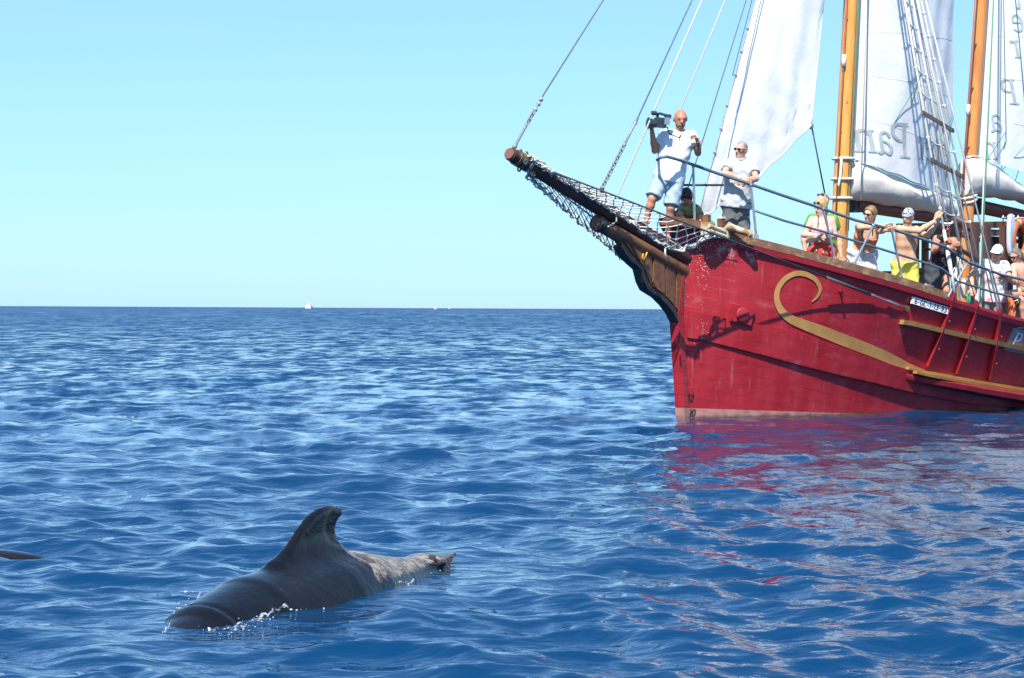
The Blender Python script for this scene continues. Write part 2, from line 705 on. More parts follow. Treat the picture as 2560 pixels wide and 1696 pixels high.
M_WHITE = mat('white_board_paint', (.80, .81, .80), (.72, .73, .72), .45, 10)
M_INK = mat('black_lettering', (.012, .013, .018), (.02, .02, .025), .5, 10)
M_GREY = mat('grey_violet_board', (.27, .23, .27), (.23, .19, .23), .45, 8)
M_PRINT = mat('faded_blue_grey_sail_print', (.30, .36, .385), (.40, .46, .48), .85, 6)
M_ORANGE = mat('orange_lifebuoy_plastic', (.62, .13, .035), (.48, .1, .03), .5, 8)
M_GREYP = mat('pale_grey_fibreglass', (.56, .60, .66), (.48, .52, .58), .4, 6)
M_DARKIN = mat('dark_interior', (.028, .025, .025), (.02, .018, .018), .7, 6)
M_SEA = mat_sea()

# ------------------------------------------------------------------ the sea
def wave_set():
    ws = []
    N = 200
    for i in range(N):
        lam = 0.11 * (8.0 / 0.11) ** ((i + RNG.random()) / N)
        # steepness per octave: strongest for short half-metre chop
        x = math.log(lam / .44)
        sl = 0.0310 * math.exp(-(x / 1.35) ** 2) + .004 * math.exp(-(math.log(lam / 2.5) / .8) ** 2)
        if lam > 4.5:
            sl *= .7
        spread = 0.55 if lam > 1.5 else 0.85
        th = math.radians(255) + RNG.normal() * spread
        k = 2 * math.pi / lam
        ws.append((k * math.cos(th), k * math.sin(th), sl / k, RNG.random() * 2 * math.pi, k))
    return [tuple(float(c) for c in w) for w in ws]


WAVES = wave_set()


CALM_A, CALM_B = (-1.45, 10.7), (-.35, 13.4)      # where the whale lies


def sea_surface(X, Y, dr):
    """chop on a grid; dr is the local spacing along the sight line"""
    Z = np.zeros_like(X)
    DX = np.zeros_like(X)
    DY = np.zeros_like(X)
    R = np.sqrt(X * X + Y * Y) + 1e-6
    rx, ry = X / R, Y / R
    # gusts: wide patches where the small ripples are stronger or weaker
    gust = 1 + .35 * np.sin(X * .23 + Y * .11 + 1.1) * np.sin(Y * .17 - X * .07 + .4)
    grid = X.ndim == 2
    for kx, ky, a, ph, k in WAVES:
        n = len(X)
        if grid:                                  # rows further out cannot carry the short waves
            n = int(np.searchsorted(dr[:, X.shape[1] // 2] * k * .18, 2.0))
            if n == 0:
                continue
        q = slice(0, n)
        adv = np.abs(kx * rx[q] + ky * ry[q]) * dr[q]
        w = np.clip((2.0 - adv) / 1.3, 0, 1)
        w = w * w * (3 - 2 * w)
        if k > 4:
            w = w * gust[q]
        P = kx * X[q] + ky * Y[q] + ph
        w = (a * w).astype(X.dtype)
        Z[q] += w * np.cos(P)
        s = w * np.sin(P) * .85
        DX[q] -= s * (kx / k)
        DY[q] -= s * (ky / k)
    # a surfacing whale leaves smoother water round itself
    dx, dy = CALM_B[0] - CALM_A[0], CALM_B[1] - CALM_A[1]
    t = np.clip(((X - CALM_A[0]) * dx + (Y - CALM_A[1]) * dy) / (dx * dx + dy * dy), 0, 1)
    d2 = (X - CALM_A[0] - t * dx) ** 2 + (Y - CALM_A[1] - t * dy) ** 2
    q = 1 - .72 * np.exp(-d2 / .75)
    # lee of the hull
    q = q * (1 - .66 * np.exp(-((X - LEE[0]) / LEE[2]) ** 2 - ((Y - LEE[1]) / LEE[3]) ** 2))
    return Z * q, DX * q, DY * q


def build_sea():
    f = 2400.0
    near = np.linspace(2.0, 8.0, 16, endpoint=False)
    ys = np.arange(430.0, 2.0, -.58)
    mid = CAM_H * f / ys
    mid = mid[mid > 8.0]
    far = np.geomspace(mid[-1] * 1.06, 32000.0, 46)
    r = np.concatenate([near, mid, far])
    dr = np.gradient(r)
    th = np.concatenate([np.linspace(-180, -60, 13)[:-1], np.linspace(-60, -15, 40)[:-1], np.arange(-15, 15.0001, .0315), np.linspace(15, 60, 40)[1:], np.linspace(60, 180, 13)[1:]])
    a = np.radians(th)
    Rr, Aa = np.meshgrid(r, a, indexing='ij')
    D, _ = np.meshgrid(dr, a, indexing='ij')
    ext = np.interp(np.abs(th), [15, 18, 60], [0, .25, 2.0])
    D = D + Rr * ext[None, :] * .1
    X = (Rr * np.sin(Aa)).astype(np.float32)
    Y = (Rr * np.cos(Aa)).astype(np.float32)
    Z, DX, DY = sea_surface(X, Y, D.astype(np.float32))
    V = np.stack([X + DX, Y + DY, Z], -1).reshape(-1, 3)
    ni, nj = Rr.shape
    idx = np.arange(ni * nj).reshape(ni, nj)
    q = np.stack([idx[:-1, :-1], idx[:-1, 1:], idx[1:, 1:], idx[1:, :-1]], -1).reshape(-1, 4)
    q = q[:, ::-1]
    me = bpy.data.meshes.new('sea')
    me.vertices.add(len(V))
    me.vertices.foreach_set('co', V.astype(np.float32).ravel())
    me.loops.add(q.size)
    me.loops.foreach_set('vertex_index', q.astype(np.int32).ravel())
    me.polygons.add(len(q))
    me.polygons.foreach_set('loop_start', np.arange(0, q.size, 4, dtype=np.int32))
    me.polygons.foreach_set('loop_total', np.full(len(q), 4, dtype=np.int32))
    me.polygons.foreach_set('use_smooth', np.ones(len(q), dtype=bool))
    me.materials.append(M_SEA)
    me.update(calc_edges=True)
    o = bpy.data.objects.new('sea', me)
    o['kind'] = 'structure'
    o['label'] = 'choppy deep blue open sea reaching the horizon'
    COL.objects.link(o)
    return o


build_sea()


def water_z(x, y):
    """height of the chop at one place"""
    X, Y = np.atleast_1d(np.asarray(x, float)), np.atleast_1d(np.asarray(y, float))
    R2 = X * X + Y * Y
    z, dx, dy = sea_surface(X, Y, R2 / (CAM_H * 2400.0) * .58)
    return z


# ------------------------------------------------------------------ the schooner
SHIP = empty('schooner', SHIP_O, 'red wooden two masted schooner with white sails and passengers on deck', 'ship')


def sp(name, mb, m, parent=None, smooth=False):
    return mb.build(name, m, parent or SHIP, smooth)


def stations():
    a = list(np.linspace(0, 1, 14) ** 1.6 * 1.2)
    return a + list(np.linspace(1.2, 17.5, 62)[1:])


def build_hull():
    zl = list(np.linspace(-.7, 0, 5)[:-1]) + list(np.linspace(0, 1, 19))
    st = stations()
    mb = MB()
    for side in (1, -1):
        G = []
        for e in st:
            row = []
            for k, q in enumerate(zl):
                if k < 4:
                    z = q
                    u = e + ustem(z)
                else:
                    u0 = e
                    z = q * zr(u0 + ustem(2.4))
                    u = e + ustem(z)
                row.append(W(u, side * max(hb(u, z), .012), z))
            G.append(row)
        mb.grid(G)
    # transom
    n = len(zl)
    e = st[-1]
    P, Q = [], []
    for k, q in enumerate(zl):
        z = q if k < 4 else q * zr(e + ustem(2.4))
        u = e + ustem(z)
        P.append(W(u, hb(u, z), z))
        Q.append(W(u, -hb(u, z), z))
    mb.grid([P, Q])
    sp('hull', mb, M_RED, smooth=True)
    # inner bulwark
    mb = MB()
    for side in (1, -1):
        G = []
        for e in st[3:]:
            u = e + ustem(2.4)
            z = zr(u)
            G.append([W(u, side * hb(u, z), z - .001)] + [W(u, side * max(hb(u, z - q) - .09, .008), z - q) for q in (0, .2, .4, .6, .8)])
        mb.grid(G)
    sp('inner_bulwark', mb, M_WHITE)


def deck_z(u):
    return float(np.interp(u, [1.4, 3, 5.5, 8, 12, 17], [1.33, 1.2, .88, .75, .75, 1.1]))


def build_deck():
    mb = MB()
    us = np.linspace(1.0, 17.2, 46)
    mb.grid([[W(u, s * max(hb(u, deck_z(u)) - .05, .02), deck_z(u)) for s in np.linspace(-1, 1, 7)] for u in us])
    sp('main_deck', mb, M_DECK)
    mb = MB()
    us = np.linspace(-.05, 1.35, 8)
    G = [[W(u, s * max(hb(u, 2.0) - .05, .02), 2.0) for s in np.linspace(-1, 1, 5)] for u in us]
    mb.grid(G)
    mb.grid([[W(1.35, s * (hb(1.35, z) - .06), z) for s in np.linspace(-1, 1, 5)] for z in (1.2, 1.6, 2.0)])
    sp('raised_foredeck', mb, M_DECK)


def belt(name, m, us, zt, zb, th, side=1, parent=None, inset=.02, top_m=None, round_=False):
    """a timber bent round the hull: zt, zb top and bottom heights, th how far it stands out"""
    G = [[], [], [], []]
    mb = MB()
    rows = []
    for u in us:
        t, b, h = zt(u), zb(u), th(u)
        def pt(z, o):
            p = W(u, hb(u, z), z) + hull_normal(u, z) * [1, 1, .15] * o
            s = S(p)
            return W(s[0], side * s[1], s[2])
        if round_:
            mid = (t + b) / 2
            row = [pt(t, -inset), pt(t, h * .8), pt(t - (t - b) * .2, h), pt(b + (t - b) * .2, h), pt(b, h * .8), pt(b, -inset)]
        else:
            row = [pt(t, -inset), pt(t, h), pt(b, h), pt(b, -inset)]
        rows.append(row)
    mb.grid([r + [r[0]] for r in rows])
    n = len(rows[0]) + 1
    e = (len(rows) - 1) * n
    mb.F.append(tuple(range(n - 1)))
    mb.F.append(tuple(e + k for k in range(n - 1))[::-1])
    return sp(name, mb, m, parent, 'auto')


def line_of(pts, ext):
    """height of a line drawn on the hull, as a function of u; carried on aft"""
    h = [hull_hit(*p) for p in pts]
    us = [q[0] for q in h] + [e[0] for e in ext]
    zs = [q[2] for q in h] + [e[1] for e in ext]
    o = np.argsort(us)
    us, zs = np.array(us)[o], np.array(zs)[o]
    g = np.linspace(us[0], us[-1], 300)
    y = np.mean([np.interp(g + d, us, zs) for d in np.linspace(-.18, .18, 7)], axis=0)
    return lambda u: float(np.interp(u, g, y)), us[0], us[-1]


build_hull()
build_deck()

# doubled planking below the knuckle: lit upper edge, shadowed lower edge
LT, lt0, lt1 = line_of([(1716, 775), (1813, 797), (1900, 812), (2000, 834), (2100, 868), (2200, 905), (2300, 935), (2430, 958), (2555, 977)], [(9, .12), (12, .1), (16, .25)])
LB, lb0, lb1 = line_of([(1722, 842), (1850, 874), (2000, 914), (2100, 939), (2288, 984), (2420, 1010)], [(8, -.1), (12, -.1), (16, 0)])
belt('wale', M_RED, np.linspace(-.02, 16, 90), LT, LB, lambda u: .026 + .026 * min(max(u, 0) / 3.0, 1))
belt('wale', M_RED, np.linspace(-.02, 16, 60), LT, LB, lambda u: .026 + .026 * min(max(u, 0) / 3.0, 1), -1)
# heavy rubbing beam with ochre planks on top, from the shrouds aft
BT, _, _ = line_of([(2240, 925), (2300, 942), (2430, 966), (2555, 986)], [(9, .07), (12, .05), (16, .2)])
BB, _, _ = line_of([(2240, 950), (2285, 958), (2430, 987), (2555, 1009)], [(9, -.09), (12, -.1), (16, .05)])
ub = np.concatenate([np.linspace(3.45, 4.0, 8), np.linspace(4.1, 16, 60)])
grow = lambda u: float(np.interp(u, [3.4, 4.0, 4.6, 6], [.03, .17, .25, .28]))
for sd in (1, -1):
    rb = belt('rubbing_beam', M_RED2, ub, BT, BB, grow, sd, round_=True)
for k, (w0, w1) in enumerate(((.0, .46), (.54, 1.0))):
    hh = lambda u: float(np.interp(u, [3.0, 4.0], [.045, .085]))
    belt('plank', M_OCHRE, np.linspace(3.5 + .1 * k, 15.9, 70), lambda u: BT(u) + hh(u) * (1 - w0) + .006, lambda u: BT(u) + hh(u) * (1 - w1) + .006, lambda u: (.10 if k == 0 else .19) * float(np.interp(u, [2.7, 4.0], [.35, 1])), 1, rb)
# upper rubbing strake
RT, rt0, _ = line_of([(2251, 798), (2340, 819), (2450, 845), (2557, 868)], [(9, .78), (12, .8), (16, 1.05)])
for sd in (1, -1):
    belt('rubbing_strake', M_OCHRE, np.linspace(rt0, 16, 70), RT, lambda u: RT(u) - .062, lambda u: .085, sd)
# moulding below the cap rail
for sd in (1, -1):
    belt('sheer_moulding', M_RED2, np.linspace(.55, 17, 80), lambda u: zr(u) - .005, lambda u: zr(u) - .075, lambda u: .05, sd)

# painted scroll
def paint(name, pts, m, off=.006, parent=None, sub=6):
    """pts: (x, y, width) down the middle of a painted band, laid on the planking"""
    P = np.array(pts, float)
    t = np.arange(len(P))
    tt = np.linspace(0, len(P) - 1, (len(P) - 1) * sub + 1)
    # smooth curve through the points
    def cr(k):
        i = int(min(max(math.floor(k), 0), len(P) - 2))
        f = k - i
        p0, p1, p2, p3 = P[max(i - 1, 0)], P[i], P[i + 1], P[min(i + 2, len(P) - 1)]
        return .5 * (2 * p1 + (p2 - p0) * f + (2 * p0 - 5 * p1 + 4 * p2 - p3) * f * f + (3 * p1 - p0 - 3 * p2 + p3) * f ** 3)
    Q = np.array([cr(k) for k in tt])
    mb = MB()
    G = []
    for i, q in enumerate(Q):
        d = Q[min(i + 1, len(Q) - 1)] - Q[max(i - 1, 0)]
        n = np.array([-d[1], d[0]]) / (math.hypot(d[0], d[1]) + 1e-9)
        row = []
        for s in (-.5, 0, .5):
            h = hull_hit(q[0] + n[0] * q[2] * s, q[1] + n[1] * q[2] * s)
            row.append(W(*h) + hull_normal(h[0], h[2]) * off)
        G.append(row)
    mb.grid(G)
    return sp(name, mb, m, parent, True)


paint('painted_scroll', [(2028, 754, 3), (2042, 742, 6), (2049, 722, 9), (2038, 700, 11), (2014, 686, 13), (1988, 684, 13), (1962, 697, 13), (1944, 722, 13), (1941, 750, 14), (1952, 776, 17), (1975, 797, 21), (2010, 812, 25), (2055, 829, 28), (2100, 847, 29), (2150, 866, 29), (2200, 886, 27), (2240, 904, 24), (2270, 918, 20), (2310, 932, 14)], M_OCHRE, .012)

# cap rail, three scarfed lengths
for a, b in ((.30, 1.32), (1.325, 2.62), (2.625, 3.95)):
    for sd in (1, -1):
        us = np.linspace(a, b, 12)
        G = []
        for u in us:
            z = zr(u)
            bb = hb(u, z)
            n = hull_normal(u, z)
            n = n * [1, 1, 0]
            n /= np.linalg.norm(n)
            s = S(W(u, bb, z) + n * .045)
            i_ = S(W(u, bb, z) - n * .17)
            G.append([W(s[0], sd * s[1], z), W(s[0], sd * s[1], z + .105), W(i_[0], sd * i_[1], z + .11), W(i_[0], sd * i_[1], z), W(s[0], sd * s[1], z)])
        mb = MB().grid(G)
        e = (len(G) - 1) * 5
        mb.F += [(0, 1, 2, 3), (e + 3, e + 2, e + 1, e)]
        sp('cap_rail', mb, M_CAPWOOD)
for sd in (1, -1):                     # plain red cap further aft
    G = []
    for u in np.linspace(3.955, 17.2, 50):
        z = zr(u)
        bb = hb(u, z)
        G.append([W(u, sd * (bb + .035), z - .005), W(u, sd * (bb + .035), z + .035), W(u, sd * (bb - .12), z + .035), W(u, sd * (bb - .12), z - .005), W(u, sd * (bb + .035), z - .005)])
    mb = MB().grid(G)
    mb.F += [(0, 1, 2, 3)]
    sp('bulwark_cap', mb, M_RED2)
# flat block at the stem head and bronze knob
def bow_block():
    c = onv(1706, 560, .1)
    mb = MB()
    P = [(1686, 541, .10), (1768, 556, .35), (1802, 580, .40)]
    q = [onv(*p) for p in P]
    top = [W(q[0][0] - .03, -.12, q[0][2]), W(q[0][0] - .05, .12, q[0][2]), W(q[1][0], .36, q[1][2]), W(q[2][0], .45, q[2][2] + .02), W(q[2][0] + .05, -.45, q[2][2] + .02), W(q[1][0], -.36, q[1][2])]
    bot = [p - np.array([0, 0, .11]) for p in top]
    mb.add(bot + top, [(0, 1, 2, 3, 4, 5)[::-1], (6, 7, 8, 9, 10, 11)] + [(i, (i + 1) % 6, (i + 1) % 6 + 6, i + 6) for i in range(6)])
    o = sp('bow_block', mb, M_BROWNWOOD)
    k = MB().ball(W(q[0][0] + .06, .1, q[0][2] + .03), .05, n=12, m=8)
    sp('knob', k, M_BRASS, o, True)
    # red bow bulwark below the block
    mb = MB()
    G = []
    for e in np.linspace(0, .75, 8):
        row = []
        for z0, z1 in ((0, 0), (1, 1)):
            u = e + ustem(2.45) - .04 * z1
            zt = float(np.interp(u, [-.25, .1, .5], [2.55, 2.53, 2.40])) - .04
            z = (zr(u) - .25) if z0 == 0 else zt
            row.append(W(u, hb(u, min(z, zr(u))) + .012, z))
        G.append(row)
    mb.grid(G)
    sp('bow_plank', mb, M_RED, smooth=True)


bow_block()

# stem post, cutwater knee, trail boards
def plate(pts, v0, v1):
    """solid of the outline pts (u, z) between two fore-and-aft planes"""
    n = len(pts)
    mb = MB()
    A = [W(u, v0, z) for u, z in pts]
    B = [W(u, v1, z) for u, z in pts]
    mb.add(A + B, [tuple(range(n)), tuple(range(2 * n - 1, n - 1, -1))] + [(i, (i + 1) % n, n + (i + 1) % n, n + i) for i in range(n)])
    return mb


stem = [(ustem(z) - .045, z) for z in np.linspace(-.6, 1.42, 12)] + [(ustem(z) + .06, z) for z in np.linspace(2.15, -.6, 12)]
sp('stem_post', plate(stem, -.075, .075), M_RED)


def uz(*p):
    return [tuple(onv(x, y)[[0, 2]]) for x, y in p]


# knee below the bowsprit, boarded: each board its own piece
KN_T = [(1530, 583), (1712, 684)]
knee_out = [(1548, 612), (1568, 641), (1598, 668), (1606, 700), (1616, 720), (1645, 738), (1664, 757), (1680, 778), (1694, 806)]
knee = sp('cutwater_knee', plate(uz((1530, 583), (1714, 676), (1714, 810)) [:2] + uz((1712, 806), *knee_out[::-1]), -.045, .045), M_BROWNWOOD)
KL = np.array(knee_out, float)
for k in range(6):
    f0, f1 = k / 6 + .012, (k + 1) / 6 - .012
    a0 = np.array([1534, 590]) * (1 - f0) + np.array([1711, 686]) * f0
    a1 = np.array([1534, 590]) * (1 - f1) + np.array([1711, 686]) * f1
    ti = lambda f: np.array([np.interp(f * 8, range(9), KL[:, 0]) + 4, np.interp(f * 8, range(9), KL[:, 1]) - 5])
    b0, b1 = ti(f0), ti(f1)
    for sgn in (1, -1):
        sp('board', plate(uz(a0, a1, b1, b0), sgn * .046, sgn * (.062 + .006 * (k % 2))), M_BROWNWOOD, knee)
edge = uz(*knee_out) + uz(*[(x - 6, y + 6) for x, y in knee_out[::-1]])
sp('cutwater_edge', plate(edge, -.07, .07), M_BLACK, knee)

# bowsprit and lower timber
BS0, BS1 = onv(1278, 387), onv(1702, 640)
BSd = (BS1 - BS0) / np.linalg.norm(BS1 - BS0)
def bsp(t, v=0.0, dz=0.0):
    q = BS0 + (BS1 - BS0) * t
    return W(q[0], v, q[2] + dz)
bow = sp('bowsprit', MB().tube([bsp(-.005), bsp(.1), bsp(.5), bsp(.9), bsp(1.14)], [.082, .09, .105, .12, .12], 20), M_DARKWOOD, smooth='auto')
sp('end_grain', MB().tube([bsp(-.012), bsp(-.004)], [.07, .07], 20), mat('bowsprit_end_grain', (.20, .085, .065), (.14, .055, .045), .6, 9), bow)
for t in (.03, .052, .085):
    sp('iron_band', MB().tube([bsp(t - .006), bsp(t + .006)], [.098, .098], 20), M_BRASS if t < .06 else M_WIRE, bow, 'auto')
for i, (t, v, dz) in enumerate(((.05, .0, .1), (.075, .02, .105), (.045, .085, -.03), (.05, -.02, -.105), (.08, .05, -.1), (.1, .06, -.1))):
    c = bsp(t, v, dz)
    ring = [c + .028 * (math.cos(a) * AFT + math.sin(a) * np.array([0, 0, 1])) for a in np.linspace(0, 2 * math.pi, 11)]
    sp('shackle', MB().tube(ring, .011, 6), M_BRASS if i % 2 else M_WIRE, bow, True)
LT0, LT1 = onv(1492, 557), onv(1714, 682)
low = sp('lower_timber', MB().tube([W(LT0[0], 0, LT0[2]), W(LT1[0], 0, LT1[2])], [.095, .10], 18), M_BROWNWOOD, smooth='auto')
d_ = (LT1 - LT0) / np.linalg.norm(LT1 - LT0)
c0 = W(*LT0)
dw = W(*(LT0 + d_)) - c0
sp('end_cap', MB().tube([c0 - dw * .006, c0 + dw * .09], [.108, .108], 18), M_BLACK, low, 'auto')
sp('end_face', MB().tube([c0 - dw * .014, c0 - dw * .005], [.07, .07], 16), M_BROWNWOOD, low)
# gammoning between the two timbers
sp('gammoning', MB().tube([bsp(.545, .13, .02), bsp(.545, .14, -.12), W(LT0[0] + .1, .12, LT0[2] - .05), W(LT0[0] + .1, -.12, LT0[2] - .05), bsp(.545, -.14, -.12), bsp(.545, -.13, .02)], .014, 6), M_WIRE, bow, True)

# hawse plate with round cap
def hawse():
    c = hull_hit(1851, 787)
    n = hull_normal(c[0], c[2])
    p = W(*c)
    a = W(*hull_hit(1888, 775)) - W(*hull_hit(1826, 762))
    a -= n * (a @ n)
    a /= np.linalg.norm(a)
    b = np.cross(n, a)
    if b[2] < 0:
        b = -b
    o = sp('hawse_plate', MB().box(p + n * .01, a * .165, b * .115, n * .045), M_RED2)
    sp('hawse_cover', MB().tube([p + n * .02, p + n * .075, p + n * .085], [.098, .098, .085], 24), M_RED2, o, 'auto')
    q = hull_hit(2098, 728)
    nn = hull_normal(q[0], q[2])
    sp('eye_bolt', MB().tube([W(*q) - nn * .02, W(*q) + nn * .07, W(*q) + nn * .075 - np.array([0, 0, .08])], .016, 8), M_RED2, None, True)


hawse()

# -------------------------------------------------- lettering made of strokes
GL = {  # strokes in a box one cap-height tall: (points, widths)
    'P': (.82, [([(.30, .02), (.30, .98)], [.15, .15]), ([(.30, .96), (.52, .97), (.72, .90), (.77, .73), (.70, .57), (.52, .49), (.32, .49)], [.05, .06, .11, .15, .11, .06, .04]), ([(.08, .02), (.54, .02)], [.045, .045]), ([(.12, .98), (.36, .98)], [.045, .045])]),
    'e': (.58, [([(.09, .36), (.48, .36)], [.05, .05]), ([(.48, .36), (.47, .55), (.29, .66), (.12, .54), (.07, .33), (.13, .11), (.31, .02), (.50, .12)], [.06, .09, .05, .11, .13, .11, .06, .03])]),
    't': (.42, [([(.21, .88), (.21, .14), (.29, .03), (.40, .07)], [.06, .12, .08, .04]), ([(.05, .64), (.38, .64)], [.05, .05])]),
    'r': (.50, [([(.18, .02), (.18, .65)], [.12, .12]), ([(.05, .02), (.33, .02)], [.04, .04]), ([(.18, .48), (.30, .63), (.44, .60)], [.04, .07, .13]), ([(.05, .64), (.20, .64)], [.04, .04])]),
    'a': (.60, [([(.10, .52), (.24, .65), (.40, .58), (.42, .40), (.42, .12), (.48, .03), (.57, .05)], [.11, .06, .09, .12, .12, .08, .04]), ([(.42, .40), (.20, .33), (.09, .18), (.17, .03), (.32, .06), (.42, .16)], [.04, .07, .13, .09, .05, .04])]),
    'n': (.68, [([(.17, .02), (.17, .65)], [.12, .12]), ([(.05, .02), (.30, .02)], [.04, .04]), ([(.05, .64), (.18, .64)], [.04, .04]), ([(.17, .46), (.32, .63), (.46, .60), (.51, .44), (.51, .02)], [.04, .07, .10, .12, .12]), ([(.39, .02), (.64, .02)], [.04, .04])]),
    '6': (.56, [([(.44, .95), (.22, .86), (.10, .58), (.09, .28), (.22, .05), (.40, .08), (.48, .28), (.40, .50), (.22, .50), (.11, .34)], [.12] * 10)]),
    '-': (.46, [([(.10, .45), (.36, .45)], [.12, .12])]),
    'G': (.62, [([(.52, .80), (.36, .96), (.18, .86), (.09, .55), (.12, .20), (.28, .03), (.48, .10), (.51, .42), (.32, .42)], [.12] * 9)]),
    'C': (.60, [([(.52, .78), (.36, .96), (.18, .86), (.09, .52), (.14, .16), (.30, .03), (.48, .16)], [.12] * 7)]),
    '1': (.38, [([(.08, .78), (.22, .97), (.22, .02)], [.10, .12, .12])]),
    '3': (.56, [([(.10, .90), (.30, .96), (.44, .80), (.38, .58), (.24, .53), (.40, .47), (.46, .24), (.30, .03), (.08, .10)], [.12] * 9)]),
    '9': (.56, [([(.44, .66), (.34, .48), (.18, .50), (.09, .72), (.20, .94), (.38, .92), (.46, .70), (.40, .30), (.16, .03)], [.12] * 9)]),
    '0': (.58, [([(.28, .96), (.12, .80), (.08, .50), (.13, .18), (.28, .03), (.44, .18), (.49, .50), (.44, .82), (.28, .96)], [.12] * 9)]),
    '2': (.56, [([(.09, .74), (.20, .94), (.40, .90), (.45, .68), (.30, .40), (.08, .06), (.48, .06)], [.12] * 7)]),
}


def glyph(ch, place, mb, slant=0.0, bold=1.0):
    """adds the strokes of ch; place(x, y) gives the world point"""
    adv, strokes = GL[ch]
    for pts, ws in strokes:
        P = np.array(pts, float)
        T = np.linspace(0, len(P) - 1, (len(P) - 1) * 4 + 1)
        if len(P) > 2:
            def cr(k):
                i = int(min(math.floor(k), len(P) - 2))
                f = k - i
                p0, p1, p2, p3 = P[max(i - 1, 0)], P[i], P[i + 1], P[min(i + 2, len(P) - 1)]
                return .5 * (2 * p1 + (p2 - p0) * f + (2 * p0 - 5 * p1 + 4 * p2 - p3) * f * f + (3 * p1 - p0 - 3 * p2 + p3) * f ** 3)
            Q = np.array([cr(k) for k in T])
        else:
            Q = np.array([P[0] + (P[1] - P[0]) * k for k in T])
        w = np.interp(T, range(len(ws)), ws)
        G = []
        for i, q in enumerate(Q):
            d = Q[min(i + 1, len(Q) - 1)] - Q[max(i - 1, 0)]
            n = np.array([-d[1], d[0]]) / (np.hypot(*d) + 1e-9)
            row = []
            for s in (-.5, .5):
                x, y = q + n * w[i] * s * bold
                row.append(place(x + slant * y, y))
            G.append(row)
        mb.grid(G)
    return adv


# registration board and draught marks
def reg_board():
    C4 = [(2279, 741), (2368, 767), (2361, 785), (2272, 758)]
    H4 = [hull_hit(*c) for c in C4]
    P4 = [W(*h) + hull_normal(h[0], h[2]) * .025 for h in H4]
    for i, j in ((3, 0), (2, 1)):                 # the board hangs plumb
        P4[i] = P4[i] + PORT * (S(P4[j])[1] - S(P4[i])[1])
    n = np.cross(P4[1] - P4[0], P4[3] - P4[0])
    n /= np.linalg.norm(n)
    if n @ PORT < 0:
        n = -n
    o = sp('registration_board', MB().box8([p - n * .03 for p in P4] + P4), M_WHITE)
    def place(x, y):      # x, y in board units 0..1
        return (P4[3] * (1 - x) + P4[2] * x) * (1 - y) + (P4[0] * (1 - x) + P4[1] * x) * y + n * .003
    txt = '6-GC-1-13-93'
    tot = sum(GL[c][0] for c in txt)
    x = 0.0
    for c in txt:
        mb = MB()
        k = .9 / tot
        x0 = x
        x += glyph(c, lambda a, b: place(.05 + (x0 + a) * k, .14 + .72 * b), mb, .16, 1.35)
        sp('letter', mb, M_INK, o)


reg_board()


def draught(txt, x0, y0, h):
    x = 0.0
    for c in txt:
        mb = MB()
        def pl(a, b):
            q = hull_hit(x0 + (x + a) * h * .95 + b * 3, y0 - b * h)
            return W(*q) + hull_normal(q[0], q[2]) * .010
        x += glyph(c, pl, mb, 0, 1.3)
        sp('draught_numeral', mb, M_INK)


draught('10', 1721, 1040, 17)
draught('12', 1717, 1003, 18)


def name_board():
    us = (5.62, 8.2)
    mb = MB()
    zc = lambda u: zr(u) - .28
    G = []
    for u in np.linspace(us[0], us[1], 8):
        zt, zb = zc(u) + .17, zc(u) - .15
        n = hull_normal(u, zc(u))
        G.append([W(u, hb(u, zt), zt) - n * .01, W(u, hb(u, zt), zt) + n * .03, W(u - .08, hb(u - .08, zb), zb) + n * .03, W(u - .08, hb(u - .08, zb), zb) - n * .01])
    mb.grid([r + [r[0]] for r in G])
    mb.F.append((0, 1, 2, 3))
    o = sp('name_board', mb, M_GREY)
    m2 = MB()
    def pl(a, b):
        u = us[0] + .05 + a * .26
        z = zc(u) - .10 + b * .22
        return W(u - .08 * (1 - b), hb(u, z), z) + hull_normal(u, z) * .036
    glyph('P', pl, m2, 0)
    sp('letter', m2, M_WHITE, o)


name_board()

# chain plates: bars from the rubbing beam up to the rail
CH_TOP = [(2379, 743), (2438, 764), (2495, 782)]
CH_BOT = [(2316, 917), (2388, 935), (2469, 952)]
CHTOPW = []
for (tx, ty), (bx, by) in zip(CH_TOP, CH_BOT):
    a = rail_hit(tx, ty)
    b = hull_hit(bx, by)
    m_ = hull_hit((tx * .5 + bx * .5), (ty * .5 + by * .5))
    nb = hull_normal(b[0], b[2]) * [1, 1, 0]
    pa = W(*a) + nb * .06
    pb = W(*b) + nb * .05
    pm = W(*m_) + nb * .09
    pt = pa + np.array([0, 0, .05])
    CHTOPW.append(pt)
    mb = MB()
    side = AFT * .028
    pts = [pt, pa, pm, pb]
    G = []
    for p in pts:
        G.append([p - side, p + side, p + side - nb * .07, p - side - nb * .07, p - side])
    mb.grid(G)
    mb.F += [(0, 1, 2, 3), (15, 16, 17, 18)]
    o = sp('chain_plate', mb, M_RED2)
    for f in (.35, .75):
        q = pts[1] * (1 - f) + pts[3] * f
        qq = pm * (1 - abs(f - .5) * 2) + (pa if f < .5 else pb) * abs(f - .5) * 2
        sp('bolt', MB().ball(qq + side * 1.5 + nb * .02, .016, n=6, m=4), M_RED2, o)

# masts
FM0, FM1 = onv(2095, 650), onv(2128.5, 0)
MM0, MM1 = onv(2409, 650), onv(2454, 0)


def mast(base, top, z0, z1, r0, r1, m, tag_):
    d = (top - base) / (top[2] - base[2])
    f = lambda z, v=0, du=0: W(base[0] + d[0] * (z - base[2]) + du, base[1] + v, z)
    zs = np.linspace(z0, z1, 9)
    o = sp('mast', MB().tube([f(z) for z in zs], list(np.linspace(r0, r1, 9)), 28), m, smooth='auto')
    o['label'] = tag_
    return o, f


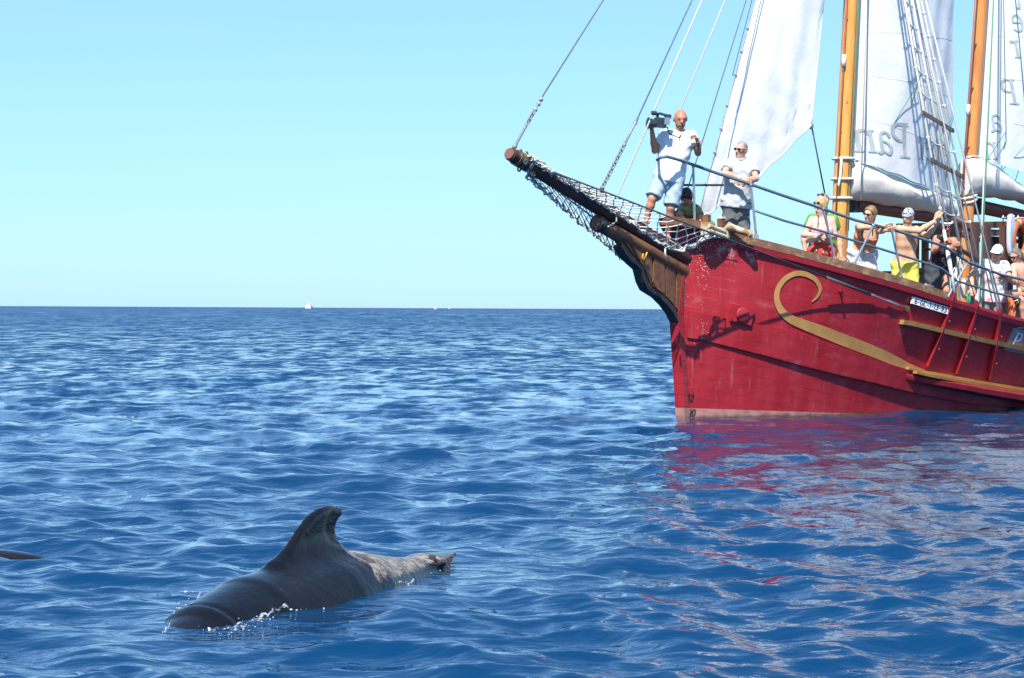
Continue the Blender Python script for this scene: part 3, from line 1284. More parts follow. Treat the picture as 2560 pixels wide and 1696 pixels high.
FMo, FM = mast(FM0, FM1, 1.2, 13.2, .135, .085, M_MAST, 'golden varnished foremast with white lashings')
MMo, MM = mast(MM0, MM1, .7, 13.8, .12, .08, M_MAST2, 'reddish varnished main mast')
# sail tracks: thin red pipes on the fore side of each mast
M_PIPE = mat('red_brown_pipe', (.38, .12, .07), (.3, .09, .05), .5, 8)
for o, f, off in ((FMo, FM, -.16), (MMo, MM, -.235)):
    sp('track_pipe', MB().tube([f(z, .02, off) for z in (2.4, 5, 9.5)], .020 if o is MMo else .012, 8), M_PIPE, o, True)
    sp('pipe_sleeve', MB().tube([f(z, .02, off) for z in (4.55, 4.72)] if o is MMo else [f(z, .02, off) for z in (5.0, 5.17)], .032, 8), M_WHITE, o, True)
    for z in (3.4, 4.05, 5.0, 5.7, 6.6, 7.7):
        sp('bracket', MB().tube([f(z, .02, off), f(z, .01, 0)], .012, 6), M_WIRE, o)
for z in (3.66, 3.36, 3.08):
    ring = [FM(z) + .15 * (math.cos(a) * AFT + math.sin(a) * PORT) for a in np.linspace(0, 2 * math.pi, 19)]
    sp('lashing', MB().tube(ring, .022, 6), M_TIE, FMo, True)
sp('lashing_tail', MB().tube([FM(3.66, .05, -.14), FM(3.55, .07, -.17), FM(3.4, .06, -.16), FM(3.25, .08, -.23)], .02, 6), M_TIE, FMo, True)
for z in (3.5, 3.28, 3.2):
    ring = [MM(z) + .14 * (math.cos(a) * AFT + math.sin(a) * PORT) + np.array([0, 0, .05 * math.cos(a)]) for a in np.linspace(0, 2 * math.pi, 17)]
    sp('lashing', MB().tube(ring, .018, 6), M_TIE, MMo, True)

# ------------------------------------------------------------------ sails
def fold(u, z):
    """creases of soft cloth"""
    return (.012 * math.sin(5.1 * u + 2.3 * z + 1.3 * math.sin(1.7 * z)) + .008 * math.sin(11 * u - 3.1 * z + 2 * math.sin(2.1 * u)) + .006 * math.sin(7.3 * z + 4 * u))


class GaffSail:
    def __init__(s, f, foot0, foot1, peak_u, zl_top, zp_top, amt, lead, out):
        s.out = out
        s.f, s.a, s.b, s.pu, s.zt, s.zp, s.amt, s.lead = f, foot0, foot1, peak_u, zl_top, zp_top, amt, lead

    def uz(s, p, q):
        """p 0..1 luff to leech, q 0..1 foot to head"""
        z0 = s.a[1] + (s.b[1] - s.a[1]) * p
        z1 = s.zt + (s.zp - s.zt) * p
        z = z0 + (z1 - z0) * q
        ul = S(s.f(z))[0] + s.lead
        ur = s.b[0] + (s.pu - s.b[0]) * q + .05 * math.sin(math.pi * q)
        return ul + (ur - ul) * p, z

    def leech(s, z):
        q = min(max((z - s.b[1]) / (s.zp - s.b[1]), 0), 1)
        return s.b[0] + (s.pu - s.b[0]) * q + .05 * math.sin(math.pi * q)

    def v(s, u, z):
        ul = S(s.f(z))[0] + s.lead
        q = min(max((z - s.b[1]) / (s.zp - s.b[1]), 0), 1)
        ur = s.b[0] + (s.pu - s.b[0]) * q
        p = min(max((u - ul) / (ur - ul), 0), 1)
        return s.amt * math.sin(math.pi * p ** .75) * (.55 + .45 * math.sin(math.pi * min(q * 1.2 + .12, 1))) + s.out * p + fold(u, z) * min(1, p * 6)

    def build(s, name, label):
        G = []
        for q in np.linspace(0, 1, 70):
            row = []
            for p in np.linspace(0, 1, 34):
                u, z = s.uz(p, q)
                row.append(W(u, s.v(u, z), z))
            G.append(row)
        o = sp(name, MB().grid(G), M_SAIL, smooth=True)
        o['label'] = label
        return o


def foot(x, y, v=0.0):
    q = onv(x, y, v)
    return (q[0], q[2])


F_SAIL = GaffSail(FM, foot(2135, 404), foot(2376, 498, .55), foot(2371, 0, .55)[0] + .1, 8.4, 9.9, .30, .14, .55)
fs = F_SAIL.build('gaff_sail', 'foresail with mirrored lettering above the cover')
M_SAILG = GaffSail(MM, foot(2448, 398), (12.2, 2.95), 12.4, 8.8, 11.2, .40, .13, 1.0)
ms = M_SAILG.build('gaff_sail', 'main sail with a column of mirrored letters')

# lettering shows through the cloth in mirror writing
def letter_on(sail, parent, ch, x, y, h, dirx, name='letter', slant=.12, squash=1.0):
    """x, y: photo place of the glyph's reading-start bottom corner; h height in metres; dirx: photo step along the line"""
    vv = .25 if sail is M_SAILG else float(np.interp(x, [2150, 2250, 2380], [.15, .38, .55]))
    q0 = onv(x, y, vv)
    q1 = onv(x + dirx[0], y + dirx[1], vv)
    e = np.array([q1[0] - q0[0], q1[2] - q0[2]])
    e /= np.linalg.norm(e)
    mb = MB()
    def pl(a, b):
        u = q0[0] + e[0] * a * h * squash
        z = q0[2] + e[1] * a * h * squash + b * h
        u = min(u, sail.leech(z) - .03)
        return W(u, sail.v(u, z) + .014, z)
    adv = glyph(ch, pl, mb, slant)
    mb.build(name, M_PRINT, parent)
    return adv * h * squash


def line_on(sail, parent, txt, x, y, dx, dy, h):
    for ch, px in txt:
        yy = y + (px - x) * dy / dx
        letter_on(sail, parent, ch, px, yy, h, (dx, dy), squash=.95)


# P-e-t-e-r  P-a-n read from right to left
line_on(F_SAIL, fs, [('P', 2408), ('e', 2366), ('t', 2341), ('e', 2322), ('r', 2297), ('P', 2264), ('a', 2219), ('n', 2186)], 2264, 396, -100, -17, .50)
for ch, x, y in (('P', 2523, 262), ('a', 2503, 331), ('n', 2496, 399), ('r', 2528, 146), ('e', 2534, 82), ('t', 2536, 24)):
    letter_on(M_SAILG, ms, ch, x, y, .40 if ch == 'P' else .42, (-60, -6), squash=.8)

# seams of the cloths
for sail, o in ((F_SAIL, fs), (M_SAILG, ms)):
    for q in (.14, .27, .40, .53, .66, .79, .92):
        pts = []
        for p in np.linspace(.02, .98, 24):
            u, z = sail.uz(p, q)
            z -= .28 * p
            pts.append((u, z))
        mb = MB()
        mb.grid([[W(u, sail.v(u, z) + .004, z + d) for d in (-.008, .008)] for u, z in pts])
        sp('seam', mb, M_TIE, o)

# jib
JT = onv(1745, 540, -.4)
JH = JT + (onv(1894, 0, -.22) - JT) * 2.85
JH[1] = 0.0
JCL = onv(2028, 310, .35)


def jib():
    fp = [(1745, 541, -.4), (1775, 533, -.36), (1800, 500, -.30), (1850, 474, -.18), (1900, 437, -.04), (1955, 388, .12), (2000, 341, .26), (2028, 309, .35)]
    FQ = np.array([onv(x, y, v) for x, y, v in fp])
    G = []
    nt, ns = 36, 80
    for s in np.linspace(0, 1, ns):
        row = []
        for t in np.linspace(0, 1, nt):
            k = t * (len(fp) - 1)
            f0 = np.array([np.interp(k, range(len(fp)), FQ[:, c]) for c in range(3)])
            p = f0 * (1 - s) + JH * s
            # leech stands nearly upright above the clew
            if s > 0:
                p = p + np.array([-.12, .12, 0]) * t * math.sin(math.pi * s) * .9
            bel = .30 * math.sin(math.pi * t) * math.sin(math.pi * min(s * .9, 1)) + fold(p[0] * 1.3, p[2])
            # creases fanning out of the clew
            dc = np.linalg.norm(p - JCL)
            ang = math.atan2(p[2] - JCL[2], JCL[0] - p[0])
            bel += .012 * math.sin(ang * 17 + 1.5 * math.sin(ang * 5)) * math.exp(-dc / 1.3) * min(1, dc * 4)
            bel += .016 * math.sin(9 * (p[0] + p[2]) + 2 * math.sin(3 * p[2])) * math.exp(-s * 7)
            row.append(W(p[0], p[1] + bel * (1 if 0 < t < 1 else 0), p[2]))
        G.append(row)
    o = sp('jib_sail', MB().grid(G), M_SAIL, smooth=True)
    o['label'] = 'white jib with its clew pulled to port'
    # hem and clew patch
    for row in (G[0],):
        sp('hem', MB().tube([p for p in row], .012, 6), M_TIE, o, True)
    sp('leech_rope', MB().tube([g[-1] for g in G], .012, 6), M_TIE, o, True)
    sp('luff_rope', MB().tube([g[0] for g in G], .010, 6), M_WIRE, o, True)
    for s in np.linspace(.06, .7, 16):
        i = int(s * (ns - 1))
        c = G[i][0]
        sp('hank', MB().ball(c, .022, .022, .035, n=6, m=5), M_WIRE, o)
    return o


jib()

# booms, gaffs and the canvas covers round the furled foot
def spar(name, a, b, r0, r1, m, label=None):
    P = [np.asarray(a) + (np.asarray(b) - np.asarray(a)) * t for t in np.linspace(0, 1, 6)]
    o = sp(name, MB().tube([W(*p) for p in P], list(np.linspace(r0, r1, 6)), 18), m, smooth='auto')
    if label:
        o['label'] = label
    return o


fb0, fb1 = onv(2138, 513), onv(2405, 556, .6)
boom = spar('boom', fb0, fb1, .095, .085, M_BOOM, 'red brown fore boom under the sail cover')
sp('gooseneck', MB().box(W(*fb0) - AFT * .03, AFT * .08, PORT * .07, np.array([0, 0, .11])), M_BLACK, boom)
mb0, mb1 = onv(2448, 517), np.array([12.5, 1.05, 2.62])
boom2 = spar('boom', mb0, mb1, .11, .09, M_BOOM, 'red brown main boom')
sp('gooseneck', MB().box(W(*mb0) - AFT * .05, AFT * .07, PORT * .08, np.array([0, 0, .13])), M_BLACK, boom2)
spar('gaff', (4.75, 0, 8.45), (7.0, .55, 10.0), .06, .05, M_BOOM)
spar('gaff', (8.9, 0, 8.85), (12.5, 1.0, 11.3), .06, .05, M_BOOM)


def cover(name, u0, u1, zt, zb, wd, label, out=0.0):
    G = []
    for i, u in enumerate(np.linspace(u0, u1, 40)):
        k = (u - u0) / (u1 - u0)
        t, b = zt(u), zb(u)
        h = t - b
        w = wd(k)
        row = []
        for a in np.linspace(0, 2 * math.pi, 25):
            s, c = math.sin(a), math.cos(a)
            # drop shape: narrow at the top where the sail comes out, full below
            zz = b + h * (.5 + .5 * c)
            ww = w * s * (1.0 - .55 * max(c, 0) ** 1.5)
            ww += .006 * math.sin(9 * u + 3 * zz) * s + .010 * math.sin(23 * zz + 5 * u + 2 * math.sin(6 * u)) * abs(s)
            row.append(W(u, ww + out * k, zz + .012 * math.sin(11 * u)))
        G.append(row)
    mb = MB().grid(G)
    n = 25
    mb.F.append(tuple(range(24)))
    e = 39 * n
    mb.F.append(tuple(e + k for k in range(24))[::-1])
    o = sp(name, mb, M_BAG, smooth='auto')
    o['label'] = label
    ridge = [g[0] + np.array([0, 0, .005]) for g in G]
    for sgn in (1,):
        sp('cover_lacing', MB().tube([p + PORT * .05 for p in ridge], .012, 6), M_ROPE, o, True)
    return o


l1 = lambda a, b: (lambda u: float(np.interp(u, [a[0], b[0]], [a[1], b[1]])))
ct0, ct1 = foot(2128, 400), foot(2384, 499, .55)
cb0, cb1 = foot(2128, 500), foot(2384, 546, .55)
cover('sail_cover', FM0[0] + .12, ct1[0], l1(ct0, ct1), l1(cb0, cb1), lambda k: float(np.interp(k, [0, .05, .3, .8, 1], [.10, .19, .26, .2, .08])), 'pale canvas cover along the fore boom', .55)
dt0, dt1 = foot(2440, 396), foot(2558, 472, .35)
db0, db1 = foot(2425, 490), foot(2558, 504, .35)
cover('sail_cover', MM0[0] - .02, 12.0, lambda u: float(np.interp(u, [dt0[0], dt1[0], 12.0], [dt0[1], dt1[1], 3.02])), lambda u: float(np.interp(u, [db0[0], db1[0], 12.0], [db0[1], db1[1], 2.72])), lambda k: float(np.interp(k, [0, .05, .3, .8, 1], [.15, .22, .27, .2, .05])), 'crumpled cream canvas cover along the main boom', .95)

# ------------------------------------------------------------------ standing and running rigging
RIG = []


def line(name, a, b, r, m, s=0.0, n=2, parent=None):
    P = [a, b] if s == 0 else sag(a, b, s, max(n, 10))
    return sp(name, MB().tube(P, r, 6), m, parent, True)


def chain(a, b, n, r, m, parent=None, name='chain'):
    mb = MB()
    a, b = np.asarray(a), np.asarray(b)
    d = (b - a) / n
    L_ = np.linalg.norm(d)
    t = d / L_
    s1 = np.cross(t, PORT)
    s1 /= np.linalg.norm(s1)
    for i in range(n):
        c = a + d * (i + .5)
        w = s1 if i % 2 else PORT
        mb.tube([c + .68 * L_ * math.cos(q) * t + r * 2.3 * math.sin(q) * w for q in np.linspace(0, 2 * math.pi, 9)], r, 5, False)
    return sp(name, mb, m, parent, True)


headF = FM(12.4)
stay_a = bsp(.012, 0, .09)
stay1 = line('forestay', W(*onv(1352, 248)), headF, .010, M_WIRE)
tb0, tb1 = W(*onv(1284, 372)), W(*onv(1352, 248))
def tw(a, b, f):
    return a + (b - a) * f
sp('turnbuckle', MB().tube([tw(tb0, tb1, f) for f in (0, .05, .1, .45, .5)], [.022, .03, .017, .017, .012], 8), M_WIRE, stay1, True)
chain(tw(tb0, tb1, .48), tw(tb0, tb1, .75), 5, .010, M_WIRE, stay1, 'link_chain')
for f in (.78, .9, .99):
    sp('wire_clip', MB().ball(tw(tb0, tb1, f) + AFT * .012, .026, .026, .03, n=6, m=5), M_WIRE, stay1)
sp('wire_end', MB().tube([tw(tb0, tb1, .72), tw(tb0, tb1, 1.0)], .014, 6), M_WIRE, stay1, True)
s2b, s2c = W(*onv(1505, 470)), W(*onv(1558, 368))
stay2 = line('inner_forestay', W(*onv(1592, 300)), FM(11.8), .010, M_WIRE)
chain(s2b, s2c, 13, .011, M_WIRE, stay2, 'link_chain')
sp('turnbuckle', MB().tube([tw(s2c, W(*onv(1592, 300)), f) for f in (0, .1, .15, .8, .85, 1.1)], [.02, .026, .016, .016, .026, .014], 8), M_WIRE, stay2, True)
sp('chain_foot', MB().tube([s2b, s2b + (W(*onv(1505, 492)) - s2b)], .03, 8), M_DARKWOOD, stay2)
line('jib_halyard', W(*onv(1545, 486)), FM(11.9, .03), .011, M_ROPE)
line('jib_downhaul', W(*onv(1690, 300, -.1)), FM(11.0, -.1), .010, M_ROPE)
line('jib_stay', W(*onv(1720, 470, .0)), FM(12.0, -.02), .008, M_WIRE)
line('flag_line', W(*onv(1831, 190, -.1)), FM(12.8, -.1), .006, M_WIRE)
line('jib_sheet', W(*JCL), W(*onv(2068, 515, .3)), .012, M_ROPED)
sp('sheet_block', MB().ball(W(*JCL) - np.array([0, 0, .03]), .035, .03, .05, n=8, m=6), M_WIRE)
line('topping_lift', W(*onv(2030, 60, -.3)), FM(8.0, -.1), .009, M_ROPED)

# port shrouds
hound = FM(9.2, .06)
SHR = []
for i, p in enumerate(CHTOPW):
    SHR.append((p, FM(9.2 + .1 * i, .08)))
for a, b in SHR[:1]:
    o = line('shroud', a, b, .018, M_ROPE)
    sp('wire_splice', MB().tube([tw(a, b, f) for f in (0, .06, .12)], [.02, .034, .02], 8), M_TIE, o, True)
run = [((2403, 700), .35, 9.3), ((2423, 640), .45, 9.35), ((2446, 640), .6, 9.5)]
L2 = W(*onv(2404, 620, 1.45))
L3 = W(*onv(2424, 634, 1.45))
L4 = W(*onv(2445, 640, 1.4))
PIN0, PIN1 = W(*onv(2346, 592, 1.60)), W(*onv(2452, 655, 1.60))
line('shroud', tw(PIN0, PIN1, .28), FM(9.25, .08), .016, M_ROPE)
line('shroud', tw(PIN0, PIN1, .52), FM(9.3, .09), .026, M_ROPE)
line('shroud', tw(PIN0, PIN1, .72), FM(9.3, .10), .015, M_ROPE)
line('backstay', tw(PIN0, PIN1, .93), FM(9.5, .10), .015, M_ROPE)
o = line('halyard', CHTOPW[1], MM(9.8, .08), .013, M_ROPE)
line('halyard', CHTOPW[1] + AFT * .05, MM(9.9, .12), .010, M_ROPEG)
line('halyard', CHTOPW[1] + AFT * .10, FM(9.3, .12), .012, M_ROPE)
line('shroud', CHTOPW[2], tw(CHTOPW[2], FM(9.4, .1), .97), .014, M_ROPE)
o = line('main_shroud', MM(9.5, .08), W(9.4, 2.2, zr(9.4)), .016, M_ROPE)
sp('sheer_pole', MB().tube([PIN0, PIN1], .034, 8), M_BLACK, smooth='auto')

# ratlines and two wooden rungs between the first and the third shroud
def shroud_at(k, z):
    a, b = [(SHR[0][0], SHR[0][1]), (tw(PIN0, PIN1, .52), FM(9.3, .09)), (tw(PIN0, PIN1, .93), FM(9.5, .10))][k]
    f = (z - a[2]) / (b[2] - a[2])
    return a + (b - a) * f


for i, z in enumerate(np.arange(2.9, 7.3, .34)):
    a, m_, b = shroud_at(0, z), shroud_at(1, z - .08), shroud_at(2, z - .16)
    if i in (2, 4):
        d = b - a
        sp('wooden_rung', MB().box((a + b) / 2 + PORT * .02, d * .62, np.array([0, 0, .028]), PORT * .014), mat('grey_brown_rung_wood', (.20, .16, .12), (.13, .1, .075), .7, 12) if i == 2 else bpy.data.materials['grey_brown_rung_wood'])
    else:
        P = sag(a, m_, .03, 6) + sag(m_, b, .03, 6)[1:]
        sp('ratline', MB().tube(P, .011, 5), M_ROPE, None, True)
    for k, p in enumerate((a, m_, b)):
        sp('seizing', MB().ball(p, .026, .026, .03, n=6, m=5), M_ROPE)

# brails and lazy jacks in front of the sails
def lazy(base, top, r=.006, m=M_ROPEG):
    return line('lazy_jack', base, top, r, m)


def on_sail(sail, x, y, off=.05):
    q = onv(x, y, .25)
    return W(q[0], sail.v(q[0], q[2]) + off, q[2])


ap = on_sail(F_SAIL, 2237, 215, .10)
for x, y in ((2178, 399), (2234, 412)):
    lazy(W(*onv(x, y + 4, .20)), ap)
lazy(ap, FM(9.0, .14))
lazy(W(*onv(2292, 440, .22)), on_sail(F_SAIL, 2312, 290, .2))
lazy(on_sail(F_SAIL, 2312, 290, .2), FM(9.1, .12))
lazy(W(*onv(2340, 470, .2)), on_sail(F_SAIL, 2312, 290, .2))
lazy(W(*onv(2163, 404, .2)), FM(8.8, .16), .007, M_ROPE)
lazy(W(*onv(2152, 500, .28)), FM(8.9, .18), .009, M_ROPE)
lazy(FM(2.6, .14, .02), FM(9.0, .10, .02), .005, M_ROPEG)
lazy(FM(2.6, .14, -.06), FM(9.0, .10, -.04), .005, M_ROPEG)
ap2 = on_sail(M_SAILG, 2499, 330, .12)
for x, y in ((2466, 403), (2503, 428)):
    lazy(W(*onv(x, y, .22)), ap2)
lazy(ap2, MM(9.0, .14))
ap3 = on_sail(M_SAILG, 2524, 360, .14)
for x, y in ((2503, 428), (2538, 452)):
    lazy(W(*onv(x, y, .22)), ap3)
lazy(ap3, MM(9.0, .16))

# ------------------------------------------------------------------ nets either side of the bowsprit
WS0 = bsp(.10, .10, .0)
WS1h = hull_hit(2262, 770)
WS1 = W(*WS1h) + hull_normal(WS1h[0], WS1h[2]) * .03
wst = line('whisker_stay', WS0, tw(WS0, WS1, .80), .012, M_ROPED)
sp('sleeve', MB().tube([tw(WS0, WS1, .76), tw(WS0, WS1, .89)], .022, 8), M_ROPED, wst, True)
sp('turnbuckle', MB().tube([tw(WS0, WS1, f) for f in (.885, .90, .905, .94, .945, 1.0)], [.016, .02, .011, .011, .02, .012], 8), M_STEEL, wst, True)
sp('eye_plate', MB().box(WS1, AFT * .03, hull_normal(WS1h[0], WS1h[2]) * .04, np.array([0, 0, .035])), M_BRASS, wst)
W0s = bsp(.10, -.10, .0)
sm = S(WS1)
line('whisker_stay', W0s, W(sm[0], -sm[1], sm[2]), .012, M_ROPED)


def net(inner_pts, outer_fn, n_long, n_cross, r, name, bundle_r=.012, sag_=.0):
    """diamond mesh between the inner gathered edge and an outer rope"""
    IP = np.array([onv(x, y, v) for x, y, v in inner_pts])
    IW = np.array([W(*p) for p in IP])
    seg = np.concatenate([[0], np.cumsum(np.linalg.norm(np.diff(IW, axis=0), axis=1))])
    seg /= seg[-1]
    inner = lambda t: np.array([np.interp(t, seg, IW[:, c]) for c in range(3)])
    P = {}
    for i in range(n_long + 1):
        t = i / n_long
        a, b = inner(t), outer_fn(t)
        for j in range(n_cross + 1):
            f = j / n_cross
            p = a + (b - a) * f
            p = p - np.array([0, 0, 4 * sag_ * f * (1 - f)]) + RNG.normal(size=3) * .008 * (0 if j in (0, n_cross) else 1)
            P[i, j] = p
    mb = MB()
    for i in range(n_long):
        for j in range(n_cross):
            # hexagonal-looking mesh: zigzag cords
            if (i + j) % 2 == 0:
                mb.tube([P[i, j], P[i + 1, j + 1]], r, 4, False)
            else:
                mb.tube([P[i + 1, j], P[i, j + 1]], r, 4, False)
    o = sp(name, mb, M_ROPE, None, True)
    kn = MB()
    for i in range(n_long + 1):
        for j in range(1, n_cross):
            if (i + j) % 2 == 0:
                kn.ball(P[i, j], r * 2.1, n=5, m=4)
    sp('knots', kn, M_ROPE, o, True)['kind'] = 'stuff'
    # gathered edge: a few loose twisting strands
    for k in range(5):
        ph = RNG.random() * 6.28
        w = 9 + 5 * RNG.random()
        pts = []
        for t in np.linspace(0, 1, 110):
            c = inner(t)
            g = bundle_r * 2.0
            pts.append(c + g * math.cos(ph + w * 6.28 * t + math.sin(30 * t)) * PORT + np.array([0, 0, g * math.sin(ph + w * 6.28 * t * 1.2 + k)]) + RNG.normal(size=3) * .007)
        sp('gathered_cord', MB().tube(pts, bundle_r * .62, 5), M_ROPE, o, True)
    return o, P


inner_port = [(1328, 396, .10), (1370, 428, .11), (1420, 458, .12), (1500, 505, .13), (1560, 544, .15), (1610, 580, .24), (1650, 607, .36), (1678, 621, .45), (1705, 625, .52), (1735, 613, .58), (1770, 590, .64)]
def outer_port(t):
    # from the bowsprit end to where the net ends on the stay, abeam of the stem
    return tw(WS0, WS1, .02 + .455 * t)
net(inner_port, outer_port, 40, 5, .0075, 'bowsprit_net')
inner_star = [(1318, 440, -.10), (1362, 480, -.16), (1410, 520, -.28), (1455, 560, -.42), (1500, 598, -.55), (1540, 630, -.66), (1570, 656, -.74)]
def outer_star(t):
    q = BS0 + (BS1 - BS0) * (.12 + .58 * t)
    return W(q[0], -.11 - .05 * t, q[2] - .03)
net(inner_star, outer_star, 34, 4, .0075, 'bowsprit_net')
# white binding cord along the bowsprit's upper port side
for k in range(3):
    pts = [bsp(t, .085 + .02 * math.sin(60 * t + k * 2), .075 + .015 * math.cos(43 * t + k)) for t in np.linspace(.06, .97, 90)]
    sp('binding_cord', MB().tube(pts, .010, 5), M_ROPE, bow, True)
tt_ = W(*onv(1663, 622, .46))
sp('net_tail', MB().tube([tt_, tt_ - np.array([0, 0, .05]), tt_ + np.array([.01, 0, -.12])], .012, 6), M_ROPE, None, True)
yl = W(*onv(1608, 652, .08))
sp('yellow_lashing', MB().tube([yl + np.array([0, 0, .09]), yl + AFT * -.02 + np.array([0, 0, .03]), yl, yl + np.array([.03, 0, .05]), yl + np.array([.05, 0, .11])], .012, 6), mat('yellow_line', (.55, .33, .05), None, .8, 20), None, True)

# ------------------------------------------------------------------ guard rail
TOP = [(1735, 413), (1800, 436), (1879, 462), (1960, 490), (2057, 522), (2139, 551), (2235, 575), (2360, 616), (2423, 657), (2502, 687), (2558, 700)]
LOW = [(1884, 526), (1960, 552), (2072, 583), (2190, 619), (2290, 650), (2354, 672), (2393, 703), (2482, 731), (2558, 749)]
top_w = [W(*rail_hit(*p)) for p in TOP]
low_w = [W(*rail_hit(*p)) for p in LOW]


def aft_line(h, u0):
    return [W(u, hb(u, zr(u)), zr(u) + h) for u in np.linspace(u0 + .6, 16.5, 12)]


M_TUBE = M_BLUELINE
bowtip = W(*onv(1642, 397, -.05))
pul = [W(*onv(1690, 393, .0)), bowtip, W(*onv(1655, 392, -.25))]
sp('guard_rail', MB().tube([at(1643, 400, 31.22), at(1652, 394, 31.12), at(1668, 392, 31.15), at(1700, 401, 31.3)] + top_w + aft_line(.6, 5.9), .021, 8), M_TUBE, smooth=True)
sp('guard_wire', MB().tube(low_w + aft_line(.3, 5.9), .017, 8), M_TUBE, smooth=True)
# starboard side of the pulpit, seen level behind
sp('guard_rail', MB().tube([at(1643, 400, 31.22), at(1646, 398, 31.5), W(.35, -.45, 3.12), W(1.1, -.85, 3.05)], .021, 8), M_TUBE, smooth=True)
sp('guard_wire', MB().tube([W(*onv(1709, 463, -.15)), W(*onv(1862, 463, -.15))], .016, 8), M_ROPED, smooth=True)
STAN = [((1733, 414), (1737, 556)), ((1877, 463), (1891, 592)), ((2058, 523), (2088, 648)), ((2183, 564), (2136, 660)), ((2229, 574), (2256, 700)), ((2474, 678), (2498, 784)), ((2420, 655), (2366, 750)), ((2395, 702), (2402, 768))]
for a, b in STAN:
    pa, pb = W(*rail_hit(*a)), W(*rail_hit(*b))
    o = sp('stanchion', MB().tube([pb, pa], .017, 8), M_STEEL, smooth='auto')
    sp('foot', MB().tube([pb - np.array([0, 0, .02]), pb + np.array([0, 0, .03])], [.035, .028], 8), M_STEEL, o)
    sp('eye', MB().ball(pa, .027, n=8, m=6), M_STEEL, o, True)
for u in np.arange(7.2, 16.5, 1.6):
    sp('stanchion', MB().tube([W(u, hb(u, zr(u)), zr(u)), W(u, hb(u, zr(u)), zr(u) + .62)], .017, 8), M_STEEL, smooth='auto')
for u in (.6, 1.1):
    q = W(u, -hb(u, zr(u)) + .1, zr(u))
    sp('stanchion', MB().tube([q, q + np.array([0, 0, .66])], .017, 8), M_STEEL, smooth='auto')

# ------------------------------------------------------------------ deck fittings
UP = np.array([0, 0, 1.0])
def fit(x, y, v):
    return W(*onv(x, y, v))


fl = sp('fairlead', MB().box(fit(1765, 572, .36), AFT * .05, PORT * .05, UP * .085), M_CREAM)
for i, (a, b) in enumerate((((1772, 565), (1812, 580)), ((1772, 577), (1813, 592)))):
    sp('roller', MB().tube([fit(*a, .42), fit(*b, .46)], .03, 10), M_CREAM, fl, 'auto')
sp('end_block', MB().box(fit(1814, 582, .44), AFT * .03, PORT * .05, UP * .07), M_CREAM, fl)
wd_ = sp('roller_frame', MB().tube([fit(1822, 566, .5), fit(1872, 584, .7)], .045, 12), M_CREAM, smooth='auto')
sp('axle_end', MB().tube([fit(1818, 563, .48), fit(1824, 567, .5)], .055, 12), M_CREAM, wd_, 'auto')
sp('axle_end', MB().tube([fit(1871, 583, .7), fit(1879, 586, .72)], .055, 12), M_CREAM, wd_, 'auto')
for x, y, v, h in ((1767, 547, .25, .07), (1803, 553, .2, .06)):
    c = fit(x, y, v)
    sp('mooring_post', MB().box(c - UP * .02, AFT * .04, PORT * .04, UP * h), M_BROWNWOOD)
    if x > 1800:
        sp('post_cap', MB().box(c + UP * (h - .015), AFT * .045, PORT * .045, UP * .012), M_WHITE)
for x, y in ((2041, 628), (2058, 632)):
    sp('fairlead_horn', MB().tube([fit(x, y + 10, .98), fit(x, y - 2, .98), fit(x + 3, y - 4, .98)], .016, 6), M_BRASS, smooth=True)
o = sp('cleat', MB().tube([fit(2312, 712, 1.55), fit(2334, 718, 1.6)], .016, 6), M_STEEL, smooth=True)
sp('post', MB().tube([fit(2320, 714, 1.57), fit(2320, 726, 1.57)], .016, 6), M_STEEL, o)

# coils of rope on the pin rail and about the main mast foot
def coil(name, c, rx, rz, turns, m, label, ax=None):
    ax = AFT if ax is None else ax
    pts = []
    for a in np.linspace(0, 2 * math.pi * turns, 22 * turns):
        w = 1 + .12 * math.sin(a * .37)
        pts.append(c + ax * rx * math.cos(a) * w + UP * (rz * math.sin(a) * w) + PORT * (.03 * math.sin(a * .61)))
    mb = MB().tube(pts, .015, 5)
    o = mb.build(name, m, None, True)
    tag(o, label, 'rope', 'coils of rope among the shrouds')
    return o


coil('rope_coil', fit(2371, 633, 1.58), .05, .07, 4, M_ROPE, 'small knotted hank of white rope high on the dark pole among shrouds')
coil('rope_coil', fit(2400, 645, 1.3), .045, .16, 4, M_ROPE, 'long white rope hank hanging left of the flowered shirt')
coil('rope_coil', fit(2392, 690, 1.3), .06, .11, 5, M_ROPE, 'white rope coil in front of the orange mast foot')
coil('rope_coil', fit(2414, 722, 1.35), .10, .13, 6, M_ROPE, 'largest white rope coil low behind the second shroud')
coil('rope_coil', fit(2425, 752, 1.5), .05, .10, 3, M_ROPEG, 'green and white rope bundle just above the bulwark')
coil('rope_coil', fit(2541, 770, 1.7), .05, .15, 4, mat('olive_rope', (.36, .36, .25), (.26, .26, .18), .9, 30), 'pale olive rope hank beside an orange towel at the right edge')

# ------------------------------------------------------------------ deckhouse and companionway
dh = sp('deckhouse', MB(), M_HOUSE) if False else None
HU0 = onv(2434, 700, .7)[0]


def hpt(u, v, z):
    return W(u, v, z)


